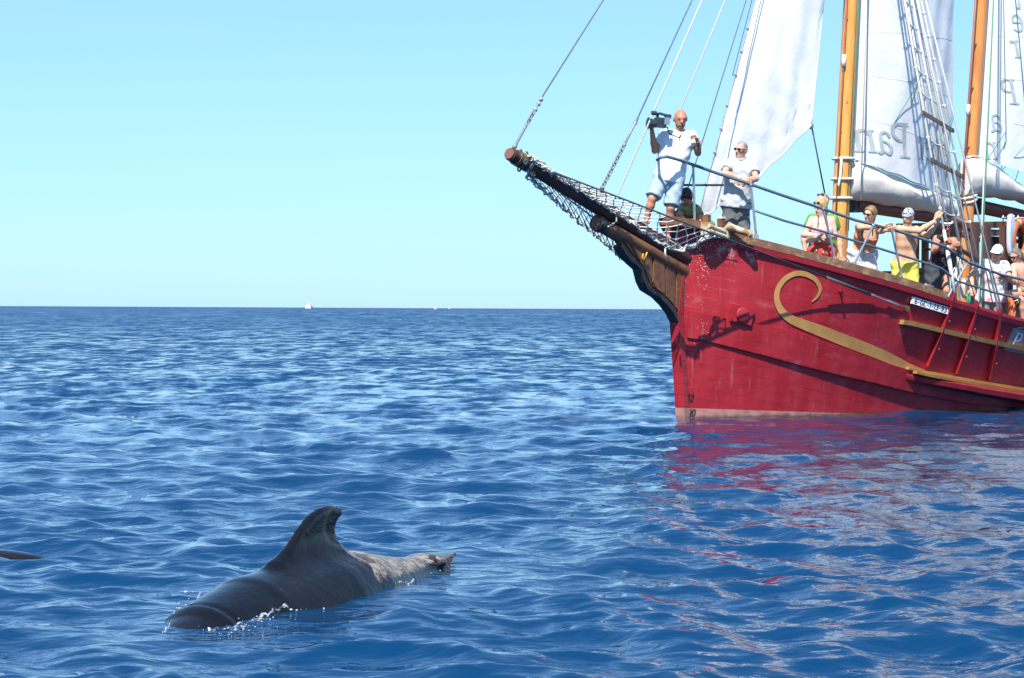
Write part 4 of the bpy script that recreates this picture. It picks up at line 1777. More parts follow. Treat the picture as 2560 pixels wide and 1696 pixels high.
def deckhouse():
    u0, u1, v0, v1, zb, zt = 7.9, 11.8, -1.15, .72, deck_z(8.5), 2.80
    base = MB().box8([hpt(u0, v0, zb), hpt(u1, v0, zb), hpt(u1, v1, zb), hpt(u0, v1, zb), hpt(u0, v0, 1.55), hpt(u1, v0, 1.55), hpt(u1, v1, 1.55), hpt(u0, v1, 1.55)])
    o = sp('deckhouse', base, M_HOUSE)
    for z, r in ((2.80, .05), (2.66, .035)):
        for a, b in (((u0, v1), (u1, v1)), ((u0, v0), (u1, v0)), ((u0, v0), (u0, v1)), ((u1, v0), (u1, v1))):
            p, q = hpt(*a, z), hpt(*b, z)
            d = (q - p)
            side = np.cross(d / np.linalg.norm(d), UP)
            sp('beam', MB().box((p + q) / 2, d * .5, side * .04, UP * r), M_HOUSE, o)
    for (x, v) in ((2437, v1), (2466, v1), (2509, v1), (2556, v1)):
        q = onv(x, 640, v)
        sp('post', MB().box(hpt(q[0], v - .002, 2.15), AFT * .055, PORT * .05, UP * .63), M_HOUSE, o)
    for u in (u0 + .06, (u0 + u1) / 2, u1 - .06):
        sp('post', MB().box(hpt(u, v0 + .01, 2.15), AFT * .05, PORT * .05, UP * .63), M_HOUSE, o)
    q0, q1 = onv(2502, 640, v1 + .04)[0], onv(2525, 640, v1 + .04)[0]
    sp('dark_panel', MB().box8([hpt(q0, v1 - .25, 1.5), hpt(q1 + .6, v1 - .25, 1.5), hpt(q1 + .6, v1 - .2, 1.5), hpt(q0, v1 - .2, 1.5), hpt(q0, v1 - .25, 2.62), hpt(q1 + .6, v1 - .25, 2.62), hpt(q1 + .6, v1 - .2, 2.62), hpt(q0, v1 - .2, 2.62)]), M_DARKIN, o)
    # steel rails on the roof line
    sp('roof_rail', MB().tube([fit(2505, 545, v1), fit(2560, 547, v1)], .018, 6), M_STEEL, o, True)
    for x in (2508, 2520, 2527, 2535, 2545):
        sp('rail_clip', MB().tube([fit(x, 538, v1), fit(x, 553, v1)], .011, 6), M_STEEL, o, True)
    return o


deckhouse()


def companion():
    v = -.9
    a, b = onv(2288, 700, v), onv(2319, 700, v)
    zt = onv(2297, 594, v)[2]
    o = sp('companionway', MB().box8([W(a[0], v - .6, 1.0), W(b[0] + .5, v - .6, 1.0), W(b[0] + .5, v, 1.0), W(a[0], v, 1.0)] + [W(a[0], v - .6, onv(2300, 678, v)[2]), W(b[0] + .5, v - .6, onv(2300, 678, v)[2]), W(b[0] + .5, v, onv(2300, 678, v)[2]), W(a[0], v, onv(2300, 678, v)[2])]), M_HOUSE)
    for x, m in ((2297, M_HOUSE), (2321, M_BROWNWOOD), (2345, M_HOUSE)):
        q = onv(x, 640, v)
        sp('post', MB().box(W(q[0], v - .06, (zt + 1.6) / 2 + .05), AFT * .045, PORT * .045, UP * ((zt - 1.5) / 2 + .1)), m, o)
    sp('top_beam', MB().box(W((a[0] + b[0]) / 2 + .25, v - .06, zt + .10), AFT * ((b[0] - a[0]) / 2 + .35), PORT * .06, UP * .045), M_HOUSE, o)
    sp('sill', MB().box(W((a[0] + b[0]) / 2 + .2, v + .03, onv(2300, 676, v)[2]), AFT * ((b[0] - a[0]) / 2 + .25), PORT * .05, UP * .035), M_BROWNWOOD, o)
    sp('cleat_bar', MB().tube([fit(2314, 624, v + .1), fit(2333, 624, v + .1)], .022, 6), M_BLACK, o, True)


companion()

# lifebuoy and fibreglass board hung on the deckhouse
def lifebuoy():
    c = fit(2548, 600, .80)
    root = empty('lifebuoy', c - UP * .34, 'orange ring lifebuoy with pale bands hung on the dark deckhouse', 'lifebuoy')
    R, r = .27, .075
    G = []
    for a in np.linspace(0, 2 * math.pi, 37):
        dirv = AFT * math.cos(a) + UP * math.sin(a)
        G.append([c + dirv * (R + r * math.cos(b)) + PORT * r * math.sin(b) for b in np.linspace(0, 2 * math.pi, 13)])
    MB().grid(G).build('ring', M_ORANGE, root, True)
    for a0 in (.25, 1.82, 3.4, 4.97):
        G = []
        for a in np.linspace(a0, a0 + .22, 5):
            dirv = AFT * math.cos(a) + UP * math.sin(a)
            G.append([c + dirv * (R + (r + .006) * math.cos(b)) + PORT * (r + .006) * math.sin(b) for b in np.linspace(0, 2 * math.pi, 13)])
        MB().grid(G).build('reflective_band', M_CREAM, root, True)
    MB().tube([c + (AFT * math.cos(a) + UP * math.sin(a)) * (R + r + .03 * abs(math.sin(2 * a))) + PORT * .02 for a in np.linspace(0, 2 * math.pi, 40)], .010, 5).build('grab_line', M_ROPE, root, True)


lifebuoy()


def paddle_board():
    c = fit(2524, 588, .80)
    h, w = .33, .075
    pts = []
    for a in np.linspace(0, 2 * math.pi, 28, endpoint=False):
        x, z = math.copysign(abs(math.cos(a)) ** .75, math.cos(a)) * w, math.copysign(abs(math.sin(a)) ** .8, math.sin(a)) * h
        pts.append((x, z))
    mb = MB()
    for o_ in (.0, .05):
        pass
    A = [c + AFT * x * 1.25 + UP * z for x, z in pts]
    B = [p + PORT * .045 for p in A]
    A2 = [c + (p - c) * .92 - PORT * .012 for p in A]
    B2 = [c + (p - c) * .92 + PORT * .057 * 1 for p in A]
    mb.grid([A2 + [A2[0]], A + [A[0]], B + [B[0]], B2 + [B2[0]]])
    n = len(A) + 1
    mb.F += [tuple(range(n - 1)), tuple(3 * n + k for k in range(n - 1))]
    tag(mb.build('oval_board', M_GREYP, None, 'auto'), 'pale grey oval board with rounded ends hung beside the lifebuoy', 'board')


paddle_board()

# ------------------------------------------------------------------ soft bodies: distance fields turned into one skin
def surface_nets(fn, lo, hi, res):
    lo, hi = np.asarray(lo, float), np.asarray(hi, float)
    n = np.maximum(np.ceil((hi - lo) / res).astype(int) + 1, 3)
    ax = [lo[i] + np.arange(n[i]) * res for i in range(3)]
    P = np.stack(np.meshgrid(*ax, indexing='ij'), -1).reshape(-1, 3).astype(np.float32)
    D = fn(P).reshape(n).astype(np.float32)
    s = D < 0
    c = [(i, j, k) for i in (0, 1) for j in (0, 1) for k in (0, 1)]
    sl = lambda a, o: a[o[0]:n[0] - 1 + o[0], o[1]:n[1] - 1 + o[1], o[2]:n[2] - 1 + o[2]]
    cnt = sum(sl(s, o).astype(np.int8) for o in c)
    act = (cnt > 0) & (cnt < 8)
    ijk = np.argwhere(act)
    if len(ijk) == 0:
        return np.zeros((0, 3)), []
    vid = -np.ones(act.shape, int)
    vid[act] = np.arange(len(ijk))
    acc = np.zeros((len(ijk), 3))
    num = np.zeros(len(ijk))
    edges = [(a, b) for a in c for b in c if sum(b) - sum(a) == 1 and all(y >= x for x, y in zip(a, b))]
    for a, b in edges:
        da = D[ijk[:, 0] + a[0], ijk[:, 1] + a[1], ijk[:, 2] + a[2]]
        db = D[ijk[:, 0] + b[0], ijk[:, 1] + b[1], ijk[:, 2] + b[2]]
        x = (da < 0) != (db < 0)
        t = np.where(x, da / np.where(np.abs(da - db) < 1e-9, 1e-9, da - db), 0)
        pa = np.array(a, float)
        pb = np.array(b, float)
        acc += np.where(x[:, None], pa + (pb - pa) * t[:, None], 0)
        num += x
    V = lo + (ijk + acc / num[:, None]) * res
    F = []
    for d in range(3):
        e = [0, 0, 0]
        e[d] = 1
        o1, o2 = [(1, 2), (2, 0), (0, 1)][d]
        A = s[:n[0] - e[0], :n[1] - e[1], :n[2] - e[2]]
        B = s[e[0]:, e[1]:, e[2]:]
        ch = np.argwhere(A != B)
        ok = (ch[:, o1] > 0) & (ch[:, o2] > 0) & (ch[:, o1] < n[o1] - 1) & (ch[:, o2] < n[o2] - 1)
        ch = ch[ok]
        ins = A[ch[:, 0], ch[:, 1], ch[:, 2]]
        def g(p, q):
            t = ch.copy()
            t[:, o1] -= p
            t[:, o2] -= q
            return vid[t[:, 0], t[:, 1], t[:, 2]]
        q = np.stack([g(1, 1), g(0, 1), g(0, 0), g(1, 0)], -1)
        q[~ins] = q[~ins][:, ::-1]
        F.append(q[(q >= 0).all(1)])
    return V, np.concatenate(F)


def smin(a, b, k):
    h = np.clip(.5 + .5 * (b - a) / k, 0, 1)
    return b + (a - b) * h - k * h * (1 - h)


def d_cone(P, a, b, r0, r1, flat=False):
    a, b = np.asarray(a, np.float32), np.asarray(b, np.float32)
    ba = b - a
    L2 = float(ba @ ba) + 1e-9
    t = np.clip((P - a) @ ba / L2, 0, 1)
    d = np.linalg.norm(P - a - t[:, None] * ba, axis=1) - (r0 + (r1 - r0) * t)
    if flat:
        u = ba / math.sqrt(L2)
        d = np.maximum(d, (P - b) @ u)
    return d


def d_ell(P, c, X, Y, Z, r):
    q = P - np.asarray(c, np.float32)
    B = np.stack([X, Y, Z], 1).astype(np.float32)
    q = q @ B
    k0 = np.linalg.norm(q / np.asarray(r, np.float32), axis=1)
    k1 = np.linalg.norm(q / np.asarray(r, np.float32) ** 2, axis=1) + 1e-6
    return k0 * (k0 - 1) / k1


def field(prims, k=.02, clips=(), wrinkle=0.0):
    def fn(P):
        D = None
        for p in prims:
            d = d_cone(P, *p[1:]) if p[0] == 'c' else field(p[1], p[2])(P) if p[0] == 'g' else d_ell(P, *p[1:])
            D = d if D is None else smin(D, d, k)
        if wrinkle:
            D = D + wrinkle * (np.sin(P[:, 0] * 41 + P[:, 2] * 33 + 2 * np.sin(P[:, 2] * 17)) + np.sin(P[:, 1] * 37 - P[:, 2] * 52 + P[:, 0] * 23) * .8 + .7 * np.sin(P[:, 2] * 23 + P[:, 0] * 71))
        for (c, nrm) in clips:          # keep the side the normal points away from
            D = np.maximum(D, (P - np.asarray(c, np.float32)) @ np.asarray(nrm, np.float32))
        return D
    return fn


def bounds(prims, pad=.03):
    lo, hi = np.full(3, 1e9), np.full(3, -1e9)
    flat = []
    for p in prims:
        flat += p[1] if p[0] == 'g' else [p]
    for p in flat:
        if p[0] == 'c':
            r = max(p[3], p[4])
            for q in (p[1], p[2]):
                lo = np.minimum(lo, np.asarray(q) - r)
                hi = np.maximum(hi, np.asarray(q) + r)
        else:
            r = max(p[5])
            lo = np.minimum(lo, np.asarray(p[1]) - r)
            hi = np.maximum(hi, np.asarray(p[1]) + r)
    return lo - pad, hi + pad


def skin_mesh(prims, res, k=.02, clips=(), wrinkle=0.0):
    lo, hi = bounds(prims)
    return surface_nets(field(prims, k, clips, wrinkle), lo, hi, res)


def nrm(v):
    v = np.asarray(v, float)
    return v / (np.linalg.norm(v) + 1e-12)


MAT_CACHE = {}


def cloth(name, a, b=None, rough=.85, bump=.25):
    if name not in MAT_CACHE:
        MAT_CACHE[name] = mat(name, a, b or tuple(c * .8 for c in a), rough, 14, bump=bump, bdist=.01)
    return MAT_CACHE[name]


M_SHADES = mat('dark_sunglass_plastic', (.012, .012, .015), None, .12, 5, bump=0)
M_EYE = mat('eye_dark', (.03, .02, .015), None, .2, 5, bump=0)
M_LIP = mat('lip', (.33, .10, .08), None, .5, 9, bump=0)
M_NAIL = None


def hand_prims(w, d, palm_n, side, curl=.5, thumb=1.0, s=1.0):
    """palm and five unequal fingers; d along the hand, palm_n out of the palm, side towards the thumb"""
    d, palm_n = nrm(d), nrm(palm_n)
    palm_n = nrm(palm_n - d * (palm_n @ d))
    sd = nrm(np.cross(palm_n, d)) * side
    pr = [('c', w - d * .03, w + d * .02 * s, .026 * s, .028 * s)]
    for o, L1, L2 in ((.030, .038, .034), (.011, .043, .040), (-.009, .041, .037), (-.028, .033, .028)):
        b = w + d * .085 * s + sd * o * s
        pr.append(('c', w + d * .025 * s + sd * o * .7 * s, b, .015 * s, .0115 * s))
        a1, a2 = curl * 1.1, curl * 2.4
        m1 = b + (d * math.cos(a1) + palm_n * math.sin(a1)) * L1 * s
        e1 = m1 + (d * math.cos(a2) + palm_n * math.sin(a2)) * L2 * s
        pr += [('c', b, m1, .0105 * s, .0095 * s), ('c', m1, e1, .0095 * s, .0075 * s)]
    t0 = w + d * .03 * s + sd * .024 * s
    t1 = t0 + (d * .6 + sd * .75 + palm_n * .35 * curl) * .042 * s * thumb
    t2 = t1 + (d * .85 + sd * .1 + palm_n * .7 * curl) * .032 * s
    pr += [('c', t0, t1, .014 * s, .0115 * s), ('c', t1, t2, .0115 * s, .009 * s)]
    return pr


CAMX, CAMY = np.array([1., 0, 0]), np.array([0, 1., 0])


class Fig:
    def __init__(s, label, Y0, J, skin, face, cat='person', sc=1.0, fat=1.0, hs=1.0, deck=None, curl=(.5, .5), palms=None, breast=0.0, group='people on the schooner', sex='m'):
        s.J = {k: at(v[0], v[1], Y0 + (v[2] if len(v) > 2 else 0)) for k, v in J.items()}
        s.sc, s.hs, s.fat = sc, hs, fat
        j = s.J
        if 'knL' not in j:
            for h, kn, an, o in (('hipL', 'knL', 'anL', -.02), ('hipR', 'knR', 'anR', .02)):
                z0 = deck + .07
                top = j[h]
                j[an] = np.array([top[0] + o, top[1] + .02, z0])
                j[kn] = (top + j[an]) / 2 + np.array([o, -.05, .0])
        s.f = nrm(np.asarray(face, float))
        s.skin = skin
        foot = min(j['anL'][2], j['anR'][2]) - .07
        c = (j['anL'] + j['anR']) / 2
        s.root = empty('person', (c[0], c[1], foot), label, cat, group)
        s.ms = (j['shL'] + j['shR']) / 2
        s.pv = (j['hipL'] + j['hipR']) / 2
        s.ax = nrm(s.pv - s.ms)
        s.lat = nrm(j['shR'] - s.ms)
        s.hlat = nrm(j['hipR'] - s.pv)
        s.front = nrm(np.cross(s.lat, s.ax))
        if s.front @ s.f < -.1:
            s.front = -s.front
        hu = nrm(j['head'] - j['neck'])
        s.hf = nrm(s.f - hu * (s.f @ hu) * .75)
        s.hr = nrm(np.cross(s.hf, hu))
        s.hu = nrm(np.cross(s.hr, s.hf))
        s.breast = breast
        s.body(curl, palms)

    def torso(s, g=0.0, low=False):
        m, p, l, hl, f = s.ms, s.pv, s.lat, s.hlat, s.fat
        ln = lambda t: m + (p - m) * t
        w = np.linalg.norm(s.J['shR'] - s.J['shL']) / 2
        sc = s.sc
        pr = [('c', m - l * w * .92 + s.ax * .01, m + l * w * .92 + s.ax * .01, (.058 + g) * sc, (.058 + g) * sc),
              ('c', ln(.2) - l * w * .52, ln(.2) + l * w * .52, (.098 + g) * sc * f ** .5, (.098 + g) * sc * f ** .5),
              ('c', ln(.45) - l * w * .45, ln(.45) + l * w * .45, (.098 + g) * sc * f, (.098 + g) * sc * f),
              ('c', ln(.72) - l * w * .38, ln(.72) + l * w * .38, (.092 + g) * sc * f, (.092 + g) * sc * f),
              ('c', ln(.97) - hl * .075 * sc, ln(.97) + hl * .075 * sc, (.110 + g) * sc * f ** .6, (.110 + g) * sc * f ** .6)]
        if s.breast:
            for q in (-1, 1):
                c = ln(.36) + l * q * .075 + s.front * .085
                pr.append(('e', c, l, s.front, s.ax, np.array([.062, .06, .062]) * s.breast + g))
        return pr

    def head(s, g=0.0):
        h = s.hs
        c, r, f, u = s.J['head'], s.hr, s.hf, s.hu
        return [('e', c + u * .018 * h - f * .008 * h, r, f, u, (np.array([.074, .093, .098]) * h + g)),
                ('e', c - u * .048 * h + f * .026 * h, r, f, u, (np.array([.056, .062, .068]) * h + g)),
                ('c', c - u * .098 * h + f * .060 * h - r * .012, c - u * .098 * h + f * .060 * h + r * .012, .020 * h, .020 * h)]

    def body(s, curl, palms):
        j, sc = s.J, s.sc
        c, r, f, u, h = j['head'], s.hr, s.hf, s.hu, s.hs
        pr = [('g', s.torso(), .055)]
        pr += [('c', j['neck'] + s.ax * .03, c - u * .04, .060 * sc, .052 * sc)]
        pr += s.head()
        pr += [('c', c + f * .082 * h + u * .012 * h, c + f * .104 * h - u * .022 * h, .009 * h, .014 * h),
               ('c', c + f * .078 * h + u * .030 * h - r * .03 * h, c + f * .078 * h + u * .030 * h + r * .03 * h, .014 * h, .014 * h)]
        for q in (-1, 1):
            pr.append(('e', c + r * q * .078 * h - f * .008 * h - u * .004 * h, r, f, u, np.array([.012, .02, .032]) * h))
        for a, b, d in (('shL', 'elL', 'haL'), ('shR', 'elR', 'haR')):
            pr.append(('c', j[a], j[b], .050 * sc * s.fat ** .5, .040 * sc))
            mid = j[b] + (j[d] - j[b]) * .35
            pr += [('c', j[b], mid, .040 * sc, .042 * sc), ('c', mid, j[d], .042 * sc, .027 * sc)]
        for a, b, d in (('hipL', 'knL', 'anL'), ('hipR', 'knR', 'anR')):
            mid = j[b] + (j[d] - j[b]) * .33
            pr += [('c', j[a], j[b], .088 * sc * s.fat ** .5, .056 * sc), ('c', j[b], mid, .054 * sc, .056 * sc), ('c', mid, j[d], .056 * sc, .035 * sc)]
            ff = nrm(s.f * [1, 1, 0])
            pr += [('c', j[d] - ff * .04 - UP * .03, j[d] + ff * .13 - UP * .045, .034, .024)]
        V, F = skin_mesh(pr, .0135, .022)
        VV, FF = [V], [F]
        n = len(V)
        for k, (b, d) in enumerate((('elL', 'haL'), ('elR', 'haR'))):
            dirv = nrm(j[d] - j[b])
            pn, hd = (s.front * -1, None) if palms is None else palms[k]
            if hd is not None:
                dirv = nrm(hd)
            hp = hand_prims(j[d], dirv, pn, 1 if k == 0 else -1, curl[k], 1.0, sc)
            v2, f2 = skin_mesh(hp, .0065, .006)
            VV.append(v2)
            FF.append(f2 + n)
            n += len(v2)
        s.body_o = mesh('body', np.concatenate(VV), np.concatenate(FF), s.skin, s.root, True, recalc=False)
        # face
        mb = MB()
        for q in (-1, 1):
            mb.ball(c + f * .079 * h + u * .012 * h + r * q * .032 * h, .011 * h, .008 * h, .006 * h, n=8, m=6, X=r, Y=f, Z=u)
        mb.build('eyes', M_EYE, s.root, True)
        MB().ball(c + f * .082 * h - u * .052 * h, .024 * h, .010 * h, .006 * h, n=8, m=6, X=r, Y=f, Z=u).build('mouth', M_LIP, s.root, True)

    # --- clothing and hair, children of the person
    def put(s, name, prims, m, res=.012, k=.02, clips=(), wr=.0015):
        V, F = skin_mesh(prims, res, k, clips, wr)
        return mesh(name, V, F, m, s.root, True, recalc=False)

    def shirt(s, m, hem=1.08, sl=.55, g=.022, neck=True, loose=1.0):
        j = s.J
        pr = [('g', s.torso(g), .055)]
        hp = s.ms + (s.pv - s.ms) * hem
        pr.append(('c', s.ms + (s.pv - s.ms) * .7, hp + s.ax * .1, .125 * s.fat * loose, .135 * s.fat * loose))
        pr.append(('c', hp - s.hlat * .07, hp + s.hlat * .07, .12 * s.fat * loose, .12 * s.fat * loose))
        for a, b in (('shL', 'elL'), ('shR', 'elR')):
            e = j[a] + (j[b] - j[a]) * sl
            pr.append(('c', j[a], e, .066, .068 * loose, True))
        o = s.put('shirt', pr, m, .012, .022, [(hp, s.ax)], .0022)
        if neck:
            c = j['neck'] + s.ax * .012
            ring = [c + .066 * (math.cos(a) * s.lat + math.sin(a) * s.front) + UP * (.012 - .02 * math.sin(a)) for a in np.linspace(0, 2 * math.pi, 20)]
            MB().tube(ring, .013, 6).build('collar', m, s.root, True)
        return o

    def shorts(s, m, frac=.75, top=.88, g=.0, wide=1.0):
        j = s.J
        w0 = s.ms + (s.pv - s.ms) * top
        pr = [('c', s.pv - s.hlat * .075, s.pv + s.hlat * .075, .128 * s.fat ** .6 + g, .128 * s.fat ** .6 + g), ('c', w0 - s.hlat * .06, w0 + s.hlat * .06, .115 * s.fat ** .8 + g, .115 * s.fat ** .8 + g)]
        for a, b in (('hipL', 'knL'), ('hipR', 'knR')):
            pr.append(('c', j[a], j[a] + (j[b] - j[a]) * frac, .105 * wide + g, .092 * wide + g, True))
        return s.put('shorts', pr, m, .012, .02, [(w0, -s.ax)], .0022)

    def sarong(s, m, frac=.95, top=.8, name='sarong'):
        j = s.J
        w0 = s.ms + (s.pv - s.ms) * top
        kn = (j['knL'] + j['knR']) / 2
        end = s.pv + (kn - s.pv) * frac
        pr = [('c', s.pv - s.hlat * .08, s.pv + s.hlat * .08, .135 * s.fat, .135 * s.fat), ('c', w0 - s.hlat * .05, w0 + s.hlat * .05, .11 * s.fat, .11 * s.fat)]
        for q in (-1, 1):
            pr.append(('c', s.pv + s.hlat * q * .07, end + s.hlat * q * .10, .12 * s.fat, .125, True))
        return s.put(name, pr, m, .012, .03, [(w0, -s.ax)], .004)

    def bikini(s, m, t0=.24, t1=.5):
        ln = lambda t: s.ms + (s.pv - s.ms) * t
        pr = [('g', s.torso(.008), .055)]
        s.put('bikini_top', pr, m, .011, .022, [(ln(t0), -s.ax), (ln(t1), s.ax)], .001)
        for q in (-1, 1):
            a = ln(.3) + s.lat * q * .075 + s.front * .13
            b = s.J['neck'] + s.lat * q * .055 + s.front * .05 + UP * .015
            MB().tube([a, (a + b) / 2 + s.front * .02, b], .008, 6).build('strap', M_EYE, s.root, True)

    def hair(s, m, g=.012, low=.03, long=0.0, top=True, line=.02):
        c, r, f, u, h = s.J['head'], s.hr, s.hf, s.hu, s.hs
        pr = [('e', c + u * .018 * h - f * .010 * h, r, f, u, np.array([.074, .093, .098]) * h + g)]
        if low > .0:
            pr.append(('c', c - f * .055 * h, c - f * .055 * h - u * (low + .04) * h, .062 * h, .05 * h))
        if long:
            pr.append(('c', c - f * .06 * h + r * .03, c - f * .06 * h - u * (.10 + long) + r * .03, .06 * h, .035))
            pr.append(('c', c - f * .06 * h - r * .03, c - f * .06 * h - u * (.10 + long) - r * .03, .06 * h, .035))
        n = nrm(f * .83 - u * .56)
        return s.put('hair', pr, m, .0095, .02, [(c + n * line * h, n)], .0025)

    def cap(s, m, brim=True, back=False, z=.035, name='cap', band=None):
        c, r, f, u, h = s.J['head'], s.hr, s.hf, s.hu, s.hs
        pr = [('e', c + u * .025 * h - f * .006 * h, r, f, u, np.array([.074, .093, .100]) * h + .014)]
        o = s.put(name, pr, m, .0095, .01, [(c + u * z * h, -nrm(u * .97 + f * .12))], .0005)
        if brim:
            b = c + u * (z + .012) * h + f * .11 * h * (-1 if back else 1)
            MB().ball(b, .075 * h, .075 * h, .012, n=16, m=8, X=r, Y=f, Z=nrm(u + f * .25)).build('brim', m, o, True)
        return o

    def shades(s):
        c, r, f, u, h = s.J['head'], s.hr, s.hf, s.hu, s.hs
        mb = MB()
        for q in (-1, 1):
            mb.ball(c + f * .089 * h + u * .014 * h + r * q * .033 * h, .030 * h, .010 * h, .020 * h, n=12, m=8, X=r, Y=f, Z=u)
            mb.tube([c + f * .085 * h + u * .018 * h + r * q * .060 * h, c + u * .018 * h + r * q * .084 * h, c - f * .03 * h + u * .01 * h + r * q * .082 * h], .0055, 6)
        mb.tube([c + f * .098 * h + u * .02 * h - r * .012, c + f * .098 * h + u * .02 * h + r * .012], .005, 6)
        return mb.build('sunglasses', M_SHADES, s.root, True)


def face_dir(right, to_cam, up=0.0):
    return np.array([right, -to_cam, up])


SK_TAN = mat_skin('tanned_skin', (.54, .25, .155))
SK_MID = mat_skin('sun_reddened_skin', (.66, .38, .27))
SK_PALE = mat_skin('fair_skin', (.72, .46, .35))
SK_GOLD = mat_skin('golden_tanned_skin', (.68, .41, .26))

# --- man filming at the bow
def cameraman():
    J = dict(head=(1701, 298, -.04), neck=(1699, 328), shL=(1660, 337, 0), shR=(1731, 341, 0), elL=(1637, 377, -.02), haL=(1629, 322, -.20), elR=(1745, 383, -.02), haR=(1744, 352, -.16),
             hipL=(1656, 443, 0), hipR=(1690, 446, .02), knL=(1631, 497, -.14), knR=(1677, 520, -.08), anL=(1616, 549, -.08), anR=(1669, 588, .05))
    p = Fig('bald man in white shirt and pale denim shorts filming from the bowsprit', 31.52, J, SK_TAN, face_dir(.15, 1, -.22), sc=1.0, hs=1.10, fat=1.05, curl=(.75, 1.1), palms=((np.array([1., 0, 0]), np.array([-.25, -.1, 1])), (np.array([-1., -.3, -.2]), np.array([-.5, -.2, .7]))))
    wh = cloth('white_cotton', (.82, .82, .84), (.76, .77, .80))
    p.shirt(wh, 1.10, .62, .028, True, 1.12)
    den = mat('pale_denim', (.38, .46, .52), (.26, .34, .42), .9, 8, bump=.4, bdist=.012)
    p.shorts(den, .93, .86, .008, 1.05)
    g = mat('grey_stubble', (.22, .12, .085), (.28, .16, .11), .7, 40)
    c, r, f, u, h = p.J['head'], p.hr, p.hf, p.hu, p.hs
    p.put('beard', [('e', c - u * .052 * h + f * .030 * h, r, f, u, np.array([.058, .064, .068]) * h), ('c', c - u * .098 * h + f * .062 * h - r * .012, c - u * .098 * h + f * .062 * h + r * .012, .022 * h, .022 * h)], g, .009, .01, [(c - u * .045 * h, u), (c + f * .02, -f)], .0)
    # camera strap round the neck
    a = p.J['neck'] + p.ax * .07 - p.lat * .06 + p.front * .11
    MB().tube([p.J['shR'] * .4 + p.J['neck'] * .6 + UP * .05, p.J['neck'] + p.ax * .10 + p.front * .15, p.J['shL'] * .7 + p.J['neck'] * .3 + p.front * .10 - UP * .0, at(1668, 318, 31.30)], .008, 6).build('strap', M_EYE, p.root, True)
    MB().ball(at(1744, 353, 31.3) + np.array([0, -.01, -.03]), .02, n=6, m=5).build('wrist_band', M_EYE, p.root, True)


cameraman()


def camcorder():
    Y = 31.28
    c = at(1649, 305, Y)
    px = Y / FPX
    root = empty('video_camera', at(1650, 326, Y), 'black shoulder camcorder with top handle and microphone in raised hand', 'camera')
    body_m = mat('black_camera_plastic', (.025, .035, .042), (.05, .06, .07), .4, 12)
    X = nrm([1, .35, -.10])            # tail to the right, lens to the left and towards the viewer
    Y_ = nrm(np.cross(UP, X))
    Z = np.cross(X, Y_)
    q = lambda x, y, z: c + X * x * px + Y_ * y + Z * z * px
    def rb(name, x, y, z, a, b, h, m=body_m, pr=None, bev=.25):
        mb = MB().box(q(x, y, z), X * a * px, Y_ * b, Z * h * px)
        return mb.build(name, m, pr or root)
    rb('body', 2, 0, -2, 13, .055, 12)
    rb('tape_deck', 4, .06, -3, 9, .02, 9)
    MB().tube([q(-9, 0, -5), q(-14, 0, -6), q(-27, 0, -7), q(-28, 0, -7), q(-31, 0, -7)], [.05, .058, .06, .075, .078], 16).build('lens', body_m, root, 'auto')
    MB().tube([q(-31.2, 0, -7), q(-29, 0, -7)], [.055, .05], 16).build('lens_glass', M_SHADES, root)
    h_ = MB().tube([q(-7, 0, 10), q(-7, 0, 18), q(-2, 0, 21), q(18, 0, 18), q(22, 0, 17)], .018, 8).build('carry_handle', body_m, root, True)
    MB().tube([q(-26, -.03, 19), q(-22, -.03, 19.5), q(-14, -.03, 19), q(-13, -.03, 19), q(-6, -.02, 18)], [.026, .03, .03, .018, .018], 10).build('microphone', body_m, root, 'auto')
    rb('viewfinder', 21, 0, 16, 7, .03, 5)
    rb('flip_screen', 12, -.10, 2, 7, .01, 9, M_STEEL)
    MB().tube([q(22, 0, 12), q(25, 0, 6), q(24, 0, -2)], .006, 5).build('cable', body_m, root, True)


camcorder()

# --- crouching person with dark hair
def croucher():
    J = dict(head=(1716, 492, -.05), neck=(1722, 508, .02), shL=(1706, 520, .05), shR=(1737, 524, .0), elL=(1700, 545, -.05), haL=(1716, 552, -.2), elR=(1752, 552, -.05), haR=(1738, 562, -.2),
             hipL=(1742, 568, .30), hipR=(1762, 570, .30), knL=(1716, 562, .05), knR=(1752, 566, .0), anL=(1726, 610, .2), anR=(1756, 612, .2))
    p = Fig('dark haired person in olive clothes crouching behind the filming man', 32.2, J, SK_TAN, face_dir(-.3, .75, -.8), sc=.92, hs=.95)
    p.hair(cloth('black_hair', (.02, .018, .018), None, .5), .018, .03, line=.05)
    ol = mat_print('olive_camouflage', (.22, .25, .10), (.32, .34, .16), (.12, .15, .06), (.28, .22, .12), 26, .5)
    p.shirt(ol, 1.05, .5, .02, False)
    p.shorts(ol, .9)


croucher()

